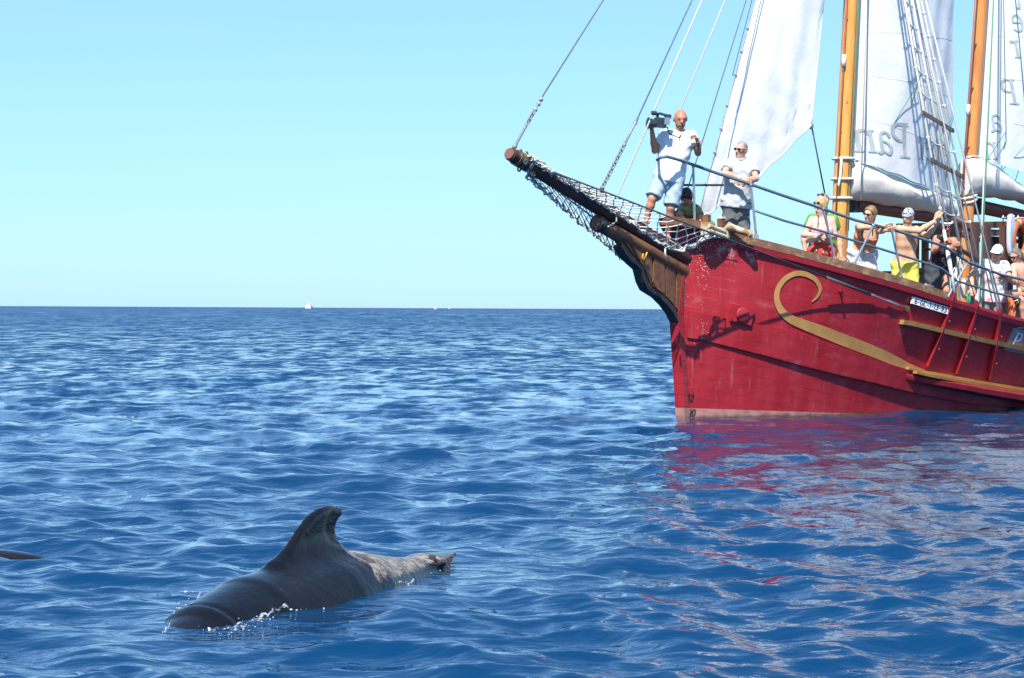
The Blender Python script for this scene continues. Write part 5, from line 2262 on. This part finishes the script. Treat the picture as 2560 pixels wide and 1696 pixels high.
# --- man leaning on the rail
def leaner():
    J = dict(head=(1853, 375, -.02), neck=(1852, 396), shL=(1824, 409), shR=(1881, 411), elL=(1811, 434, -.22), haL=(1857, 447, -.30), elR=(1890, 447, -.18), haR=(1866, 453, -.32), hipL=(1828, 508, .02), hipR=(1852, 509, .02))
    p = Fig('man in sunglasses and light grey shirt leaning folded arms on the guard rail', 32.40, J, SK_MID, face_dir(-.75, .75, -.08), sc=1.0, fat=1.12, hs=.97, deck=2.0, curl=(.5, .6))
    p.shirt(cloth('light_grey_linen', (.50, .53, .53), (.42, .45, .46)), 1.12, .62, .022, True, 1.12)
    p.shorts(cloth('charcoal_cotton', (.14, .145, .15), (.10, .105, .11)), .98, .9, .006, 1.05)
    p.hair(cloth('short_grey_hair', (.15, .12, .10), (.32, .28, .25), .7), .004, .0, line=-.004)
    p.shades()
    w = p.J['haL'] + nrm(p.J['elL'] - p.J['haL']) * .04
    d = nrm(p.J['elL'] - p.J['haL'])
    MB().tube([w - d * .018, w + d * .018], .036, 10).build('watch', M_WHITE, p.root, True)


leaner()

# --- fair woman with folded arms, man in green behind her
def blonde():
    J = dict(head=(2051, 520, -.02), neck=(2054, 541), shL=(2030, 550), shR=(2080, 550), elL=(2011, 588, -.06), haL=(2050, 590, -.20), elR=(2087, 589, -.06), haR=(2038, 598, -.19), hipL=(2043, 630), hipR=(2066, 630))
    p = Fig('fair haired woman in pink bikini top and red shorts with folded arms', 32.95, J, SK_PALE, face_dir(-.75, .55, -.38), sc=.95, hs=.95, deck=deck_z(2.2), breast=.85, fat=1.02, curl=(.4, .4))
    p.bikini(mat_print('pink_print', (.70, .36, .44), (.60, .22, .32), (.78, .62, .66), (.5, .2, .4), 40, .4))
    p.shorts(cloth('coral_red_cotton', (.62, .075, .06), (.50, .055, .05)), .55, .72, .004)
    p.hair(cloth('straw_blond_hair', (.48, .32, .14), (.32, .20, .085), .6), .014, .05, line=.015)
    c, r, f, u = p.J['head'], p.hr, p.hf, p.hu
    mb = MB()
    for q in (-1, 1):
        mb.ball(c + u * .085 + f * .055 + r * q * .032, .028, .014, .018, n=10, m=6, X=r, Y=nrm(f + u), Z=nrm(u - f))
    mb.build('sunglasses_on_hair', M_SHADES, p.root, True)
    w = p.J['haR'] + nrm(p.J['elR'] - p.J['haR']) * .05
    d = nrm(p.J['elR'] - p.J['haR'])
    MB().tube([w - d * .012, w + d * .012], .036, 10).build('wrist_band', cloth('sky_blue_band', (.12, .45, .65)), p.root, True)


def green_man():
    J = dict(head=(2057, 504, 0), neck=(2058, 529), shL=(2030, 547), shR=(2084, 547), elL=(2009, 590, .02), haL=(2013, 626, -.05), elR=(2098, 598, .02), haR=(2102, 640, -.05), hipL=(2044, 628), hipR=(2070, 628))
    p = Fig('man in green shirt standing close behind the fair haired woman', 33.35, J, SK_MID, face_dir(-.7, .7, -.1), sc=1.02, hs=.98, deck=deck_z(2.2), fat=1.05)
    p.shirt(cloth('bright_green_cotton', (.10, .36, .06), (.07, .27, .045)), 1.08, .5)
    p.shorts(cloth('dark_swim_shorts', (.04, .045, .05)), .8)
    c, r, f, u = p.J['head'], p.hr, p.hf, p.hu
    p.hair(cloth('grey_brown_hair', (.14, .10, .08), (.24, .2, .18)), .004, .0, line=-.03)
    mb = MB()
    for q in (-1, 1):
        mb.ball(c + u * .095 + f * .045 + r * q * .032, .030, .016, .018, n=10, m=6, X=r, Y=nrm(f + u), Z=nrm(u - f))
    mb.build('sunglasses_on_head', cloth('navy_lens', (.03, .045, .10), None, .2), p.root, True)


blonde()
green_man()

# --- woman in sarong on the rail
def sarong_woman():
    J = dict(head=(2175, 536, -.06), neck=(2174, 555, -.02), shL=(2147, 564, 0), shR=(2196, 567, -.04), elL=(2150, 570, -.24), haL=(2207, 565, -.33), elR=(2200, 578, -.28), haR=(2216, 576, -.36), hipL=(2144, 633, .16), hipR=(2168, 634, .16))
    p = Fig('woman in sunglasses and patterned sarong resting crossed arms on the guard rail', 33.42, J, SK_GOLD, face_dir(-.7, .75, .05), sc=.96, hs=.95, deck=deck_z(2.9), breast=1.0, fat=1.06, curl=(.45, .5))
    p.bikini(mat_print('orange_pink_print', (.62, .20, .09), (.60, .10, .16), (.72, .36, .16), (.50, .06, .12), 32, .45), .30, .66)
    p.sarong(mat_print('pale_flower_sarong', (.62, .64, .68), (.30, .34, .48), (.62, .32, .42), (.50, .56, .24), 30, .42), 1.05, .84)
    p.hair(cloth('light_brown_hair', (.30, .17, .075), (.20, .11, .05), .6), .014, .06, line=.012)
    p.shades()


sarong_woman()

# --- man in yellow shorts
def yellow_man():
    J = dict(head=(2270, 543, -.04), neck=(2270, 562), shL=(2246, 572, -.05), shR=(2292, 574, .05), elL=(2297, 578, -.24), haL=(2338, 553, -.18), elR=(2318, 592, -.10), haR=(2344, 556, -.06), hipL=(2250, 660, .02), hipR=(2275, 661, .06))
    p = Fig('bare chested man in yellow shorts and chequered bandana reaching for the shrouds', 33.72, J, SK_GOLD, face_dir(-.55, .8, -.05), sc=1.0, hs=.96, deck=deck_z(3.3), fat=1.0, curl=(.35, .3), palms=((np.array([1., .3, 0]), np.array([.15, -.05, 1])), (np.array([1., .3, 0]), np.array([.25, 0, 1]))))
    p.shorts(cloth('lemon_yellow_nylon', (.80, .72, .12), (.72, .62, .08)), .9, .93, .008, 1.05)
    ck = NT('navy_white_check')
    chk = ck.n('TexChecker')
    chk.inputs['Scale'].default_value = 38
    chk.inputs['Color1'].default_value = (.05, .06, .16, 1)
    chk.inputs['Color2'].default_value = (.62, .64, .68, 1)
    ck.l(ck.coord(), chk.inputs['Vector'])
    ck.l(chk.outputs['Color'], ck.b.inputs['Base Color'])
    ck.b.inputs['Roughness'].default_value = .8
    o = p.cap(ck.m, False, name='bandana', z=.03)
    c, r, f, u, h = p.J['head'], p.hr, p.hf, p.hu, p.hs
    MB().grid([[c + u * (z) * h + (f * math.cos(a) * .104 + r * math.sin(a) * .088) * h for z in (.030, .062)] for a in np.linspace(-.75, .75, 9)]).build('white_band', cloth('white_band', (.8, .8, .8)), o, True)
    hr = cloth('black_hair', (.02, .018, .018))
    p.hair(hr, .004, .02, line=-.01)
    g = mat('dark_stubble', (.26, .15, .10), (.34, .2, .13), .7, 40)
    p.put('beard', [('e', c - u * .050 * h + f * .028 * h, r, f, u, np.array([.058, .064, .069]) * h)], g, .009, .01, [(c - u * .045 * h, u), (c + f * .02, -f)], .0)


yellow_man()

# --- woman in dark sarong behind the shrouds
def dark_woman():
    J = dict(head=(2366, 566, -.05), neck=(2364, 588), shL=(2341, 597, .0), shR=(2385, 602, -.02), elL=(2334, 628, -.08), haL=(2362, 610, -.30), elR=(2398, 634, -.12), haR=(2396, 620, -.32), hipL=(2334, 672, .10), hipR=(2358, 674, .10), knL=(2334, 738, .05), knR=(2366, 728, -.06), anL=(2334, 812, .12), anR=(2366, 800, .12))
    p = Fig('dark haired woman in patterned swimsuit and charcoal sarong gripping the shrouds', 34.25, J, SK_TAN, face_dir(.05, 1, -.1), sc=.97, hs=.97, breast=.95, fat=1.03, curl=(.9, .9))
    sw = mat_print('purple_black_swimsuit', (.025, .02, .035), (.20, .07, .20), (.30, .28, .36), (.40, .12, .14), 30, .34)
    ln = lambda t: p.ms + (p.pv - p.ms) * t
    p.put('swimsuit', [('g', p.torso(.009), .055)], sw, .012, .022, [(ln(.2), -p.ax)], .001)
    j = p.J
    w0 = ln(.86)
    p.put('sarong', [('c', p.pv - p.hlat * .07, p.pv + p.hlat * .06, .13, .125), ('c', p.J['hipL'], p.J['knL'] + (p.J['knL'] - p.J['hipL']) * .3, .13, .13, True), ('c', p.J['hipL'] + p.hlat * .05, p.J['knL'] + p.hlat * .06, .12, .10, True)], cloth('charcoal_sarong', (.055, .065, .07), (.04, .048, .052)), .012, .03, [(w0, -p.ax)], .004)
    p.hair(cloth('black_hair', (.02, .018, .018)), .014, .05, .10, line=.012)
    c, r, f, u, h = p.J['head'], p.hr, p.hf, p.hu, p.hs
    MB().tube([c + u * .058 + (f * math.cos(a) * .090 - f * .008 + r * math.sin(a) * .080) for a in np.linspace(0, 2 * math.pi, 20)], .016, 6).build('headband', cloth('white_band', (.8, .8, .8)), p.root, True)
    p.shades()


dark_woman()

# --- woman in white cap and flowered shirt
def cap_woman():
    J = dict(head=(2492, 634, -.04), neck=(2487, 657), shL=(2456, 660), shR=(2512, 664), elL=(2426, 690, -.10), haL=(2431, 722, -.30), elR=(2524, 697, -.12), haR=(2507, 694, -.33), hipL=(2462, 748, .05), hipR=(2490, 750, .05))
    p = Fig('woman in white cap, sunglasses and flowered white shirt by the shrouds', 35.15, J, SK_MID, face_dir(-.45, .9, -.05), sc=1.0, hs=.99, deck=deck_z(5.6), breast=.9, fat=1.14, curl=(.6, .6))
    p.shirt(mat_print('rose_print_on_white', (.74, .72, .68), (.62, .22, .28), (.36, .36, .32), (.66, .40, .42), 13, .46), 1.06, .6, .026, False, 1.1)
    p.shorts(cloth('mouse_grey_cotton', (.27, .25, .25), (.21, .195, .195)), .95, .9, .004)
    p.hair(cloth('brown_hair', (.13, .07, .04)), .006, .03, line=.0)
    p.cap(cloth('white_cap_cotton', (.84, .84, .84)), True, z=.02)
    p.shades()


cap_woman()

# --- seated man at the right edge
def seated_man():
    J = dict(head=(2541, 640, -.05), neck=(2549, 660), shL=(2534, 668, -.08), shR=(2575, 668, .05), elL=(2537, 706, -.22), haL=(2516, 694, -.38), elR=(2588, 712, -.1), haR=(2562, 722, -.35), hipL=(2560, 736, .05), hipR=(2586, 738, .1), knL=(2514, 738, -.25), knR=(2556, 748, -.35), anL=(2524, 800, -.22), anR=(2560, 812, -.28))
    p = Fig('bare backed man in sunglasses and beige shorts sitting at the right edge', 35.45, J, SK_MID, face_dir(-.85, .5, -.1), sc=1.0, hs=.97, fat=1.12, curl=(.6, .6))
    p.shorts(cloth('beige_cotton', (.58, .54, .46), (.50, .46, .39)), .92, .9, .006, 1.05)
    p.hair(cloth('grey_brown_hair', (.14, .10, .08), (.24, .2, .18)), .006, .015, line=.005)
    p.shades()
    bn = MB().box8([at(x, y, 35.6 + d) for d in (0,) for x, y in ((2545, 800), (2640, 820), (2640, 820), (2545, 800))] + [at(x, y, 35.6) for x, y in ((2545, 755), (2640, 770), (2640, 770), (2545, 755))]) if False else None


seated_man()


def deck_bench():
    q = S(at(2572, 752, 35.5))
    b = MB().box(W(q[0] + .25, q[1] - .05, q[2] - .03), AFT * .55, PORT * .20, UP * .03)
    root = empty('deck_bench', W(q[0] + .25, q[1] - .05, deck_z(q[0])), 'brown wooden bench the beige shorts man sits on', 'bench')
    b.build('seat', M_BROWNWOOD, root)
    for s_ in (-.45, .45):
        for t_ in (-.14, .14):
            z0, z1 = deck_z(q[0]), q[2] - .055
            MB().box(W(q[0] + .25 + s_, q[1] - .05 + t_, (z0 + z1) / 2), AFT * .03, PORT * .03, UP * (z1 - z0) / 2).build('leg', M_BROWNWOOD, root)


deck_bench()


def towel():
    """orange towel hanging over the bulwark beside the bench"""
    c = at(2524, 770, 35.05)
    G = []
    for i, s_ in enumerate(np.linspace(-1, 1, 14)):
        row = []
        for k, t_ in enumerate(np.linspace(0, 1, 14)):
            row.append(c + AFT * .075 * s_ + UP * (.17 - .36 * t_) + PORT * (.02 * math.sin(6 * s_ + 3 * t_) + .04 * math.sin(2.5 * t_)))
        G.append(row)
    B = [[p - PORT * .015 for p in r] for r in G]
    mb = MB().grid(G)
    mb.grid([r[::-1] for r in B])
    o = mb.build('towel', cloth('orange_towelling', (.70, .20, .08), (.60, .15, .06), .95, .5), None, True)
    tag(o, 'bright orange towel hanging inside the bulwark near the right edge', 'towel')


towel()

# ------------------------------------------------------------------ the whales
def mat_whale():
    t = NT('wet_whale_skin')
    v = t.coord()
    base = t.mix(t.rng(t.noise(v, 3, 5), .35, .7), (.0045, .0048, .006), (.010, .0085, .0085))
    # sun-dried, peeling patch on the flank behind the fin, drawn out in streaks
    along = t.dot(v, tuple(float(c) for c in WH_DIR))
    sep = t.n('SeparateXYZ')
    t.l(v, sep.inputs[0])
    z = sep.outputs['Z']
    vs = t.n('Mapping')
    vs.inputs['Rotation'].default_value = (0, 0, -WH_ANG)
    vs.inputs['Scale'].default_value = (2.2, 9.0, 13.0)
    t.l(v, vs.inputs['Vector'])
    st = t.noise(vs.outputs['Vector'], 1.0, 8, .62, 1.2)
    win = t.math('MULTIPLY', t.rng(along, .22, .62), t.rng(along, 1.72, 1.45))
    win = t.math('MULTIPLY', win, t.rng(z, .015, .07))
    thr = t.math('SUBTRACT', 1.0, win)
    cut_ = t.rng(t.noise(t.coord((1, 1, 1)), 11, 6, .7), .38, .62, -.09, .07)
    m1 = t.rng(t.math('ADD', t.math('SUBTRACT', st, t.math('MULTIPLY', thr, .5)), cut_), .43, .47)
    pale = t.mix(t.rng(t.noise(vs.outputs['Vector'], 3.2, 5), .4, .65), (.34, .305, .26), (.15, .135, .125))
    col = t.mix(t.math('MULTIPLY', m1, .85), base, pale)
    rim = t.math('MULTIPLY', t.rng(t.math('SUBTRACT', st, t.math('MULTIPLY', thr, .5)), .36, .40), t.rng(t.math('SUBTRACT', st, t.math('MULTIPLY', thr, .5)), .47, .43))
    col = t.mix(t.math('MULTIPLY', rim, .55), col, (.17, .105, .065))
    # fold line round the shoulder, its crease shade painted as a dark line
    fl = t.math('ABSOLUTE', t.math('SUBTRACT', along, t.math('ADD', -.22, t.math('MULTIPLY', t.math('SUBTRACT', .20, z), 1.3))))
    fold_shade = t.math('MULTIPLY', t.rng(fl, .013, .003), t.rng(z, .0, .03))
    col = t.mix(t.math('MULTIPLY', fold_shade, .9), col, (.003, .003, .004))
    # dark patch along the fin's trailing edge, with a paler rim
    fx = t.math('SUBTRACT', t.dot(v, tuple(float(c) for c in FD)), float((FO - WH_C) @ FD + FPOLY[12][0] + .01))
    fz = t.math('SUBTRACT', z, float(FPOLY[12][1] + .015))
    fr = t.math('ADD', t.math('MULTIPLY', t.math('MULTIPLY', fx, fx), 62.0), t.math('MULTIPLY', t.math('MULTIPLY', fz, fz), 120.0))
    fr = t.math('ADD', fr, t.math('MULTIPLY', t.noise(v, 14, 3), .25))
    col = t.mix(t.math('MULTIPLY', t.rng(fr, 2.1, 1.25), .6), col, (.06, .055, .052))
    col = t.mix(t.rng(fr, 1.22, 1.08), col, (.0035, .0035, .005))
    # old pale scratches
    sc_ = t.n('Mapping')
    sc_.inputs['Rotation'].default_value = (.2, .1, -WH_ANG + .5)
    sc_.inputs['Scale'].default_value = (1.5, 60.0, 40.0)
    t.l(v, sc_.inputs['Vector'])
    scr = t.rng(t.noise(sc_.outputs['Vector'], 1.0, 3), .70, .74)
    col = t.mix(t.math('MULTIPLY', scr, .3), col, (.07, .065, .062))
    t.l(col, t.b.inputs['Base Color'])
    t.l(t.rng(m1, 0, 1, .16, .6), t.b.inputs['Roughness'])
    t.b.inputs['Specular IOR Level'].default_value = .24
    t.l(t.rng(m1, 0, 1, .10, .0), t.b.inputs['Coat Weight'])
    t.b.inputs['Coat Roughness'].default_value = .10
    n1 = t.bump(t.noise(v, 6, 6, .6), .30, .03)
    n2 = t.bump(st, .18, .01, n1)
    t.l(n2, t.b.inputs['Normal'])
    return t.m


SPINE = [  # photo place of the back's ridge, distance out, half height, half width
    (330, 1690, 10.35, .10, .12), (424, 1597, 10.78, .17, .19), (515, 1506, 11.15, .26, .27), (627, 1440, 11.55, .33, .31), (720, 1412, 11.85, .36, .32),
    (800, 1392, 12.1, .37, .31), (880, 1377, 12.4, .33, .27), (971, 1393, 12.75, .26, .19), (1022, 1394, 12.98, .20, .14), (1073, 1390, 13.25, .13, .10), (1100, 1390, 13.42, .06, .06)]
SPW = [(at(x, y, Y), rz, rw) for x, y, Y, rz, rw in SPINE]
WH_C = SPW[4][0] * [1, 1, 0]
WH_DIR = nrm((SPW[9][0] - SPW[2][0]) * [1, 1, 0])
WH_ANG = math.atan2(WH_DIR[1], WH_DIR[0])


def whale_body(P):
    D = np.full(len(P), 1e3, np.float32)
    sd = np.array([-WH_DIR[1], WH_DIR[0], 0])
    for (a, ra, wa), (b, rb, wb) in zip(SPW[:-1], SPW[1:]):
        ca, cb = a - UP * ra, b - UP * rb
        ba = (cb - ca)
        bh = ba * [1, 1, 0]
        t = np.clip((P - ca) @ bh.astype(np.float32) / float(bh @ bh), 0, 1)
        c = ca + t[:, None] * ba
        q = P - c
        rz = ra + (rb - ra) * t
        rw = wa + (wb - wa) * t
        lon = nrm(bh)
        lat = np.cross(UP, lon)
        ql = q @ lat
        qa = q @ lon
        d = np.sqrt((q[:, 2] / rz) ** 2 + (ql / rw) ** 2 + (qa / np.minimum(rz, rw)) ** 2)
        D = np.minimum(D, (d - 1) * np.minimum(rz, rw))
    return D


FIN_PX = [(700, 1530), (682, 1408), (694, 1394), (718, 1360), (745, 1316), (772, 1283), (797, 1264), (826, 1256), (848, 1264), (856, 1278), (852, 1291), (840, 1305), (833, 1322), (834, 1342), (842, 1356), (846, 1400), (838, 1520)]


def fin_frame():
    d = nrm([.45, .89, 0])                      # the fin stands along the back
    n = nrm(np.cross(d, UP))                   # towards the viewer
    if n[1] > 0:
        n = -n
    o = at(770, 1400, 12.02)
    poly = []
    for x, y in FIN_PX:
        r_ = ray(x, y)
        t = ((o - CC) @ n) / (r_ @ n)
        p = CC + r_ * t
        poly.append(((p - o) @ d, p[2]))
    return o, d, n, np.array(poly)


FO, FD, FN, FPOLY = fin_frame()
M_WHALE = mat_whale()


def poly_sd(X, Z, poly):
    d = np.full(len(X), 1e9)
    s = np.ones(len(X))
    n = len(poly)
    for i in range(n):
        a, b = poly[i], poly[i - 1]
        ex, ey = b[0] - a[0], b[1] - a[1]
        wx, wy = X - a[0], Z - a[1]
        t = np.clip((wx * ex + wy * ey) / (ex * ex + ey * ey + 1e-12), 0, 1)
        d = np.minimum(d, (wx - ex * t) ** 2 + (wy - ey * t) ** 2)
        c1, c2, c3 = Z >= a[1], Z < b[1], ex * wy > ey * wx
        fl = (c1 & c2 & c3) | (~c1 & ~c2 & ~c3)
        s = np.where(fl, -s, s)
    return s * np.sqrt(d)


def whale_sdf(P):
    D = whale_body(P)
    q = P - FO
    x, y, z = q @ FD, q @ FN, P[:, 2]
    near = (np.abs(y) < .25) & (z > -.3) & (x > -.6) & (x < .6)
    fd = np.full(len(P), 1e3)
    if near.any():
        X, Yy, Z = x[near], y[near], z[near]
        d2 = poly_sd(X, Z, FPOLY)
        lead = np.interp(X, [-.30, .0, .30], [.022, .030, .027])
        top = np.interp(Z, [.1, .3, .5], [1.05, .95, .8])
        ht = lead * top
        # rounded plate: inside offset gives soft edges, the trailing edge stays blunt
        e = d2 + .030
        w = np.abs(Yy) - ht + .018
        fd[near] = np.minimum(np.maximum(e, w), 0) + np.sqrt(np.maximum(e, 0) ** 2 + np.maximum(w, 0) ** 2) - .018
    D = smin(D, fd, .11)
    # fluke: flat blade trailing from the tail stock
    a = at(1062, 1392, 13.2) - UP * .03
    b = at(1138, 1380, 13.75)
    d = nrm(b - a)
    sdv = nrm(np.cross(d, UP))
    nz = np.cross(sdv, d)
    q = (P - a) @ np.stack([d, sdv, nz], 1).astype(np.float32)
    q[:, 2] *= 2.6
    L_ = float(np.linalg.norm(b - a))
    tt = np.clip(q[:, 0] / L_, 0, 1)
    fl = (np.sqrt(q[:, 1] ** 2 + q[:, 2] ** 2 + (q[:, 0] - tt * L_) ** 2) - (.115 * (1 - tt) ** .8 + .012)) / 1.6
    D = smin(D, fl, .03)
    # neck crease and blowhole fold
    ring = np.abs((P - SPW[2][0]) @ WH_DIR.astype(np.float32) + .03 + .12 * (P[:, 2] - .05))
    D = D + .012 * np.exp(-(ring / .018) ** 2)
    ring2 = (P - at(650, 1500, 11.35)) @ np.ones(3, np.float32) * 0
    return D


def whale():
    lo = np.array([min(p[0][0] for p in SPW) - .4, min(p[0][1] for p in SPW) - .35, -.22])
    hi = np.array([max(p[0][0] for p in SPW) + .3, max(p[0][1] for p in SPW) + .5, .62])
    V, F = surface_nets(whale_sdf, lo, hi, .0155)
    me_loc = WH_C
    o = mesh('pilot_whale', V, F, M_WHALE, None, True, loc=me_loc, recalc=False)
    tag(o, 'dark pilot whale surfacing with hooked dorsal fin and pale peeling flank', 'whale')
    return o


whale()


def whale_back():
    """second animal just awash at the left edge"""
    c = on_water(25, 1384)
    d = nrm([.95, .3, 0])
    s_ = np.array([-d[1], d[0], 0])
    def fn(P):
        q = P - c
        D = d_ell(P, c - UP * .193 - d * .2, d, s_, UP, np.array([.62, .24, .225]))
        return D
    V, F = surface_nets(fn, c - [1.2, .8, .12], c + [1.2, .8, .2], .03)
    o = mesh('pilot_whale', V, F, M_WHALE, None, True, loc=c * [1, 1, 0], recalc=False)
    tag(o, 'dark back of a whale just awash at the left edge', 'whale')


whale_back()

# spray and foam round the whale
def foam():
    t = NT('white_foam')
    t.b.inputs['Base Color'].default_value = (.80, .84, .86, 1)
    t.b.inputs['Roughness'].default_value = .25
    t.l(t.bump(t.noise(t.coord(), 60, 3), .5, .01), t.b.inputs['Normal'])
    tr = t.n('BsdfTransparent')
    t.b.inputs['Transmission Weight'].default_value = .35
    V0 = MB()
    spots = [((845, 1478), 260, .10, .045), ((870, 1468), 220, .07, .05), ((900, 1475), 60, .06, .02), ((820, 1492), 90, .09, .02), ((770, 1515), 70, .08, .016), ((725, 1530), 60, .09, .014), ((675, 1553), 40, .09, .012), ((610, 1572), 40, .12, .010),
             ((440, 1552), 22, .05, .03), ((465, 1530), 14, .05, .031), ((495, 1505), 5, .05, .031), ((1050, 1440), 40, .10, .012), ((985, 1470), 30, .10, .010), ((560, 1580), 25, .12, .008)]
    PP, HH = [], []
    for (x, y), n, sp_, h in spots:
        c = on_water(x, y)
        for _ in range(int(n * (1.3 if h > .03 else .35))):
            PP.append(c + np.array([RNG.normal() * sp_ * .7, RNG.normal() * sp_ * .5, 0]))
            HH.append(abs(RNG.normal()) * h)
    PP = np.array(PP)
    PP[:, 2] = water_z(PP[:, 0], PP[:, 1]) + np.array(HH)
    for p in PP:
        r_ = .0012 + .0042 * RNG.random() ** 3
        V0.ball(p, r_ * (1 + RNG.random()), r_ * (1 + RNG.random()), r_ * (.6 + .6 * RNG.random()), n=6, m=4)
    o = V0.build('foam', t.m, None, True)
    o['kind'] = 'stuff'
    # churned water: lacy film clinging to the waterline
    ft = NT('lacy_foam_film')
    ft.b.inputs['Base Color'].default_value = (.62, .70, .76, 1)
    ft.b.inputs['Roughness'].default_value = .3
    vo = ft.noise(ft.coord((1, 1, 1)), 34, 5, .65, 1.5)
    uvz = ft.n('Attribute', attribute_name='edge')
    a_ = ft.rng(ft.math('SUBTRACT', vo, ft.math('MULTIPLY', uvz.outputs['Fac'], .26)), .34, .58)
    ms_ = ft.n('MixShader')
    tb_ = ft.n('BsdfTransparent')
    ft.l(a_, ms_.inputs[0])
    ft.l(tb_.outputs[0], ms_.inputs[1])
    ft.l(ft.b.outputs[0], ms_.inputs[2])
    ft.l(ms_.outputs[0], ft.out.inputs['Surface'])
    for path, wd, hh, nm in (([(900, 1476), (870, 1470), (845, 1480), (812, 1489), (752, 1519), (701, 1535), (660, 1555), (610, 1568), (559, 1578), (520, 1584)], .10, .035, 'near flank'), ([(505, 1500), (470, 1530), (440, 1552), (415, 1578), (405, 1590)], .07, .03, 'far side of the head'), ([(1062, 1432), (1040, 1450), (1015, 1472), (985, 1472)], .07, .015, 'tail stock')):
        PW = np.array([on_water(*p) for p in path])
        sg = np.linspace(0, len(PW) - 1, 70)
        G, E_ = [], []
        for k in sg:
            c = np.array([np.interp(k, range(len(PW)), PW[:, j_]) for j_ in range(3)])
            big = 1 + 1.8 * math.exp(-((k - 1.3) / .9) ** 2) if nm == 'near flank' else 1.0
            row = []
            for j_, f_ in enumerate(np.linspace(-1, 1, 13)):
                p = c + np.array([.25, -1, 0]) * wd * big * .55 * f_
                p[2] = hh * big * (1 - f_ * f_) * (.35 + .65 * abs(math.sin(k * 9 + f_ * 3) * math.sin(k * 5.3 + 1))) + .006
                row.append(p)
                E_.append(abs(f_) ** 1.5 + .5 * abs(math.sin(k * 2.1)) )
            G.append(row)
        G2 = np.array(G).reshape(-1, 3)
        G2[:, 2] += water_z(G2[:, 0], G2[:, 1])
        mb = MB().grid(G2.reshape(len(G), 13, 3))
        fo = mb.build('foam', ft.m, None, True)
        at_ = fo.data.attributes.new('edge', 'FLOAT', 'POINT')
        at_.data.foreach_set('value', np.array(E_, dtype=np.float32))
        fo['kind'] = 'stuff'
        tag(fo, 'thin white foam along the whale, ' + nm, 'foam')
    tag(o, 'white spray and foam droplets along the whale waterline', 'foam')


foam()

# ------------------------------------------------------------------ vessels on the horizon
def far_yacht():
    Y = 3600.0
    c = at(770, 760, Y) * [1, 1, 0]
    root = empty('motor_yacht', c, 'white motor yacht head on at the horizon', 'boat')
    k = Y / FPX * .74
    X, Yv = CAMX, CAMY
    def bx(name, x0, x1, z0, z1, m, d0=0, d1=14, tp=0):
        MB().box8([c + X * x0 * k + Yv * d0 + UP * z0 * k, c + X * x1 * k + Yv * d0 + UP * z0 * k, c + X * x1 * k + Yv * d1 + UP * z0 * k, c + X * x0 * k + Yv * d1 + UP * z0 * k,
                   c + X * (x0 + tp) * k + Yv * d0 + UP * z1 * k, c + X * (x1 - tp) * k + Yv * d0 + UP * z1 * k, c + X * (x1 - tp) * k + Yv * d1 + UP * z1 * k, c + X * (x0 + tp) * k + Yv * d1 + UP * z1 * k]).build(name, m, root)
    gl = mat('yacht_glass', (.20, .28, .36), None, .2, 1, bump=0)
    bx('hull', -9, 9, -1, 6, M_WHITE, 0, 40, -1)
    bx('main_cabin', -8, 8, 6, 10, M_WHITE, 6, 34, .5)
    bx('window_band', -6.5, 6.5, 7, 8.8, gl, 5.8, 34.2)
    bx('bridge', -5, 5, 10, 14, M_WHITE, 10, 26, 1)
    bx('bridge_window', -3.6, 3.6, 11, 12.6, gl, 9.8, 26.2)
    bx('mast', -.8, .8, 14, 23, M_WHITE, 15, 17, .5)


def far_sail(x, h, Y, label, w):
    c = at(x, 765, Y) * [1, 1, 0]
    k = Y / FPX
    root = empty('sailboat', c, label, 'boat', 'sailboats on the horizon')
    n = 6
    hullp = [(-w * .8, 1.4), (w * .8, 1.3), (w * .6, -.6), (-w * .6, -.6)]
    MB().add([c + CAMX * x_ * k + UP * z * k + CAMY * d for d in (0, 2.4) for x_, z in hullp], [(0, 1, 2, 3), (7, 6, 5, 4), (0, 4, 5, 1), (1, 5, 6, 2), (2, 6, 7, 3), (3, 7, 4, 0)]).build('hull', M_WHITE, root)
    mb = MB()
    mb.grid([[c + CAMX * (x0 + (x1 - x0) * f) * k + CAMY * (1.2 + .6 * math.sin(math.pi * f)) + UP * z * k for f in np.linspace(0, 1, 5)] for x0, x1, z in ((-w * .55, w * .55, 1.8), (-w * .4, w * .55, h * .45), (-w * .1, w * .5, h * .8), (w * .35, w * .45, h))])
    mb.build('sail', M_SAIL, root, True)
    MB().tube([c + CAMX * w * .5 * k + CAMY * 1.1, c + CAMX * w * .46 * k + CAMY * 1.1 + UP * h * 1.03 * k], .2 * k, 6).build('mast', M_WHITE, root)


far_yacht()
far_sail(1088, 11, 3000.0, 'small white sailboat on the horizon, right of the motor yacht', 3.6)
far_sail(1123, 5.5, 5200.0, 'tiniest faint sailboat on the horizon, nearest to the bowsprit', 2.2)
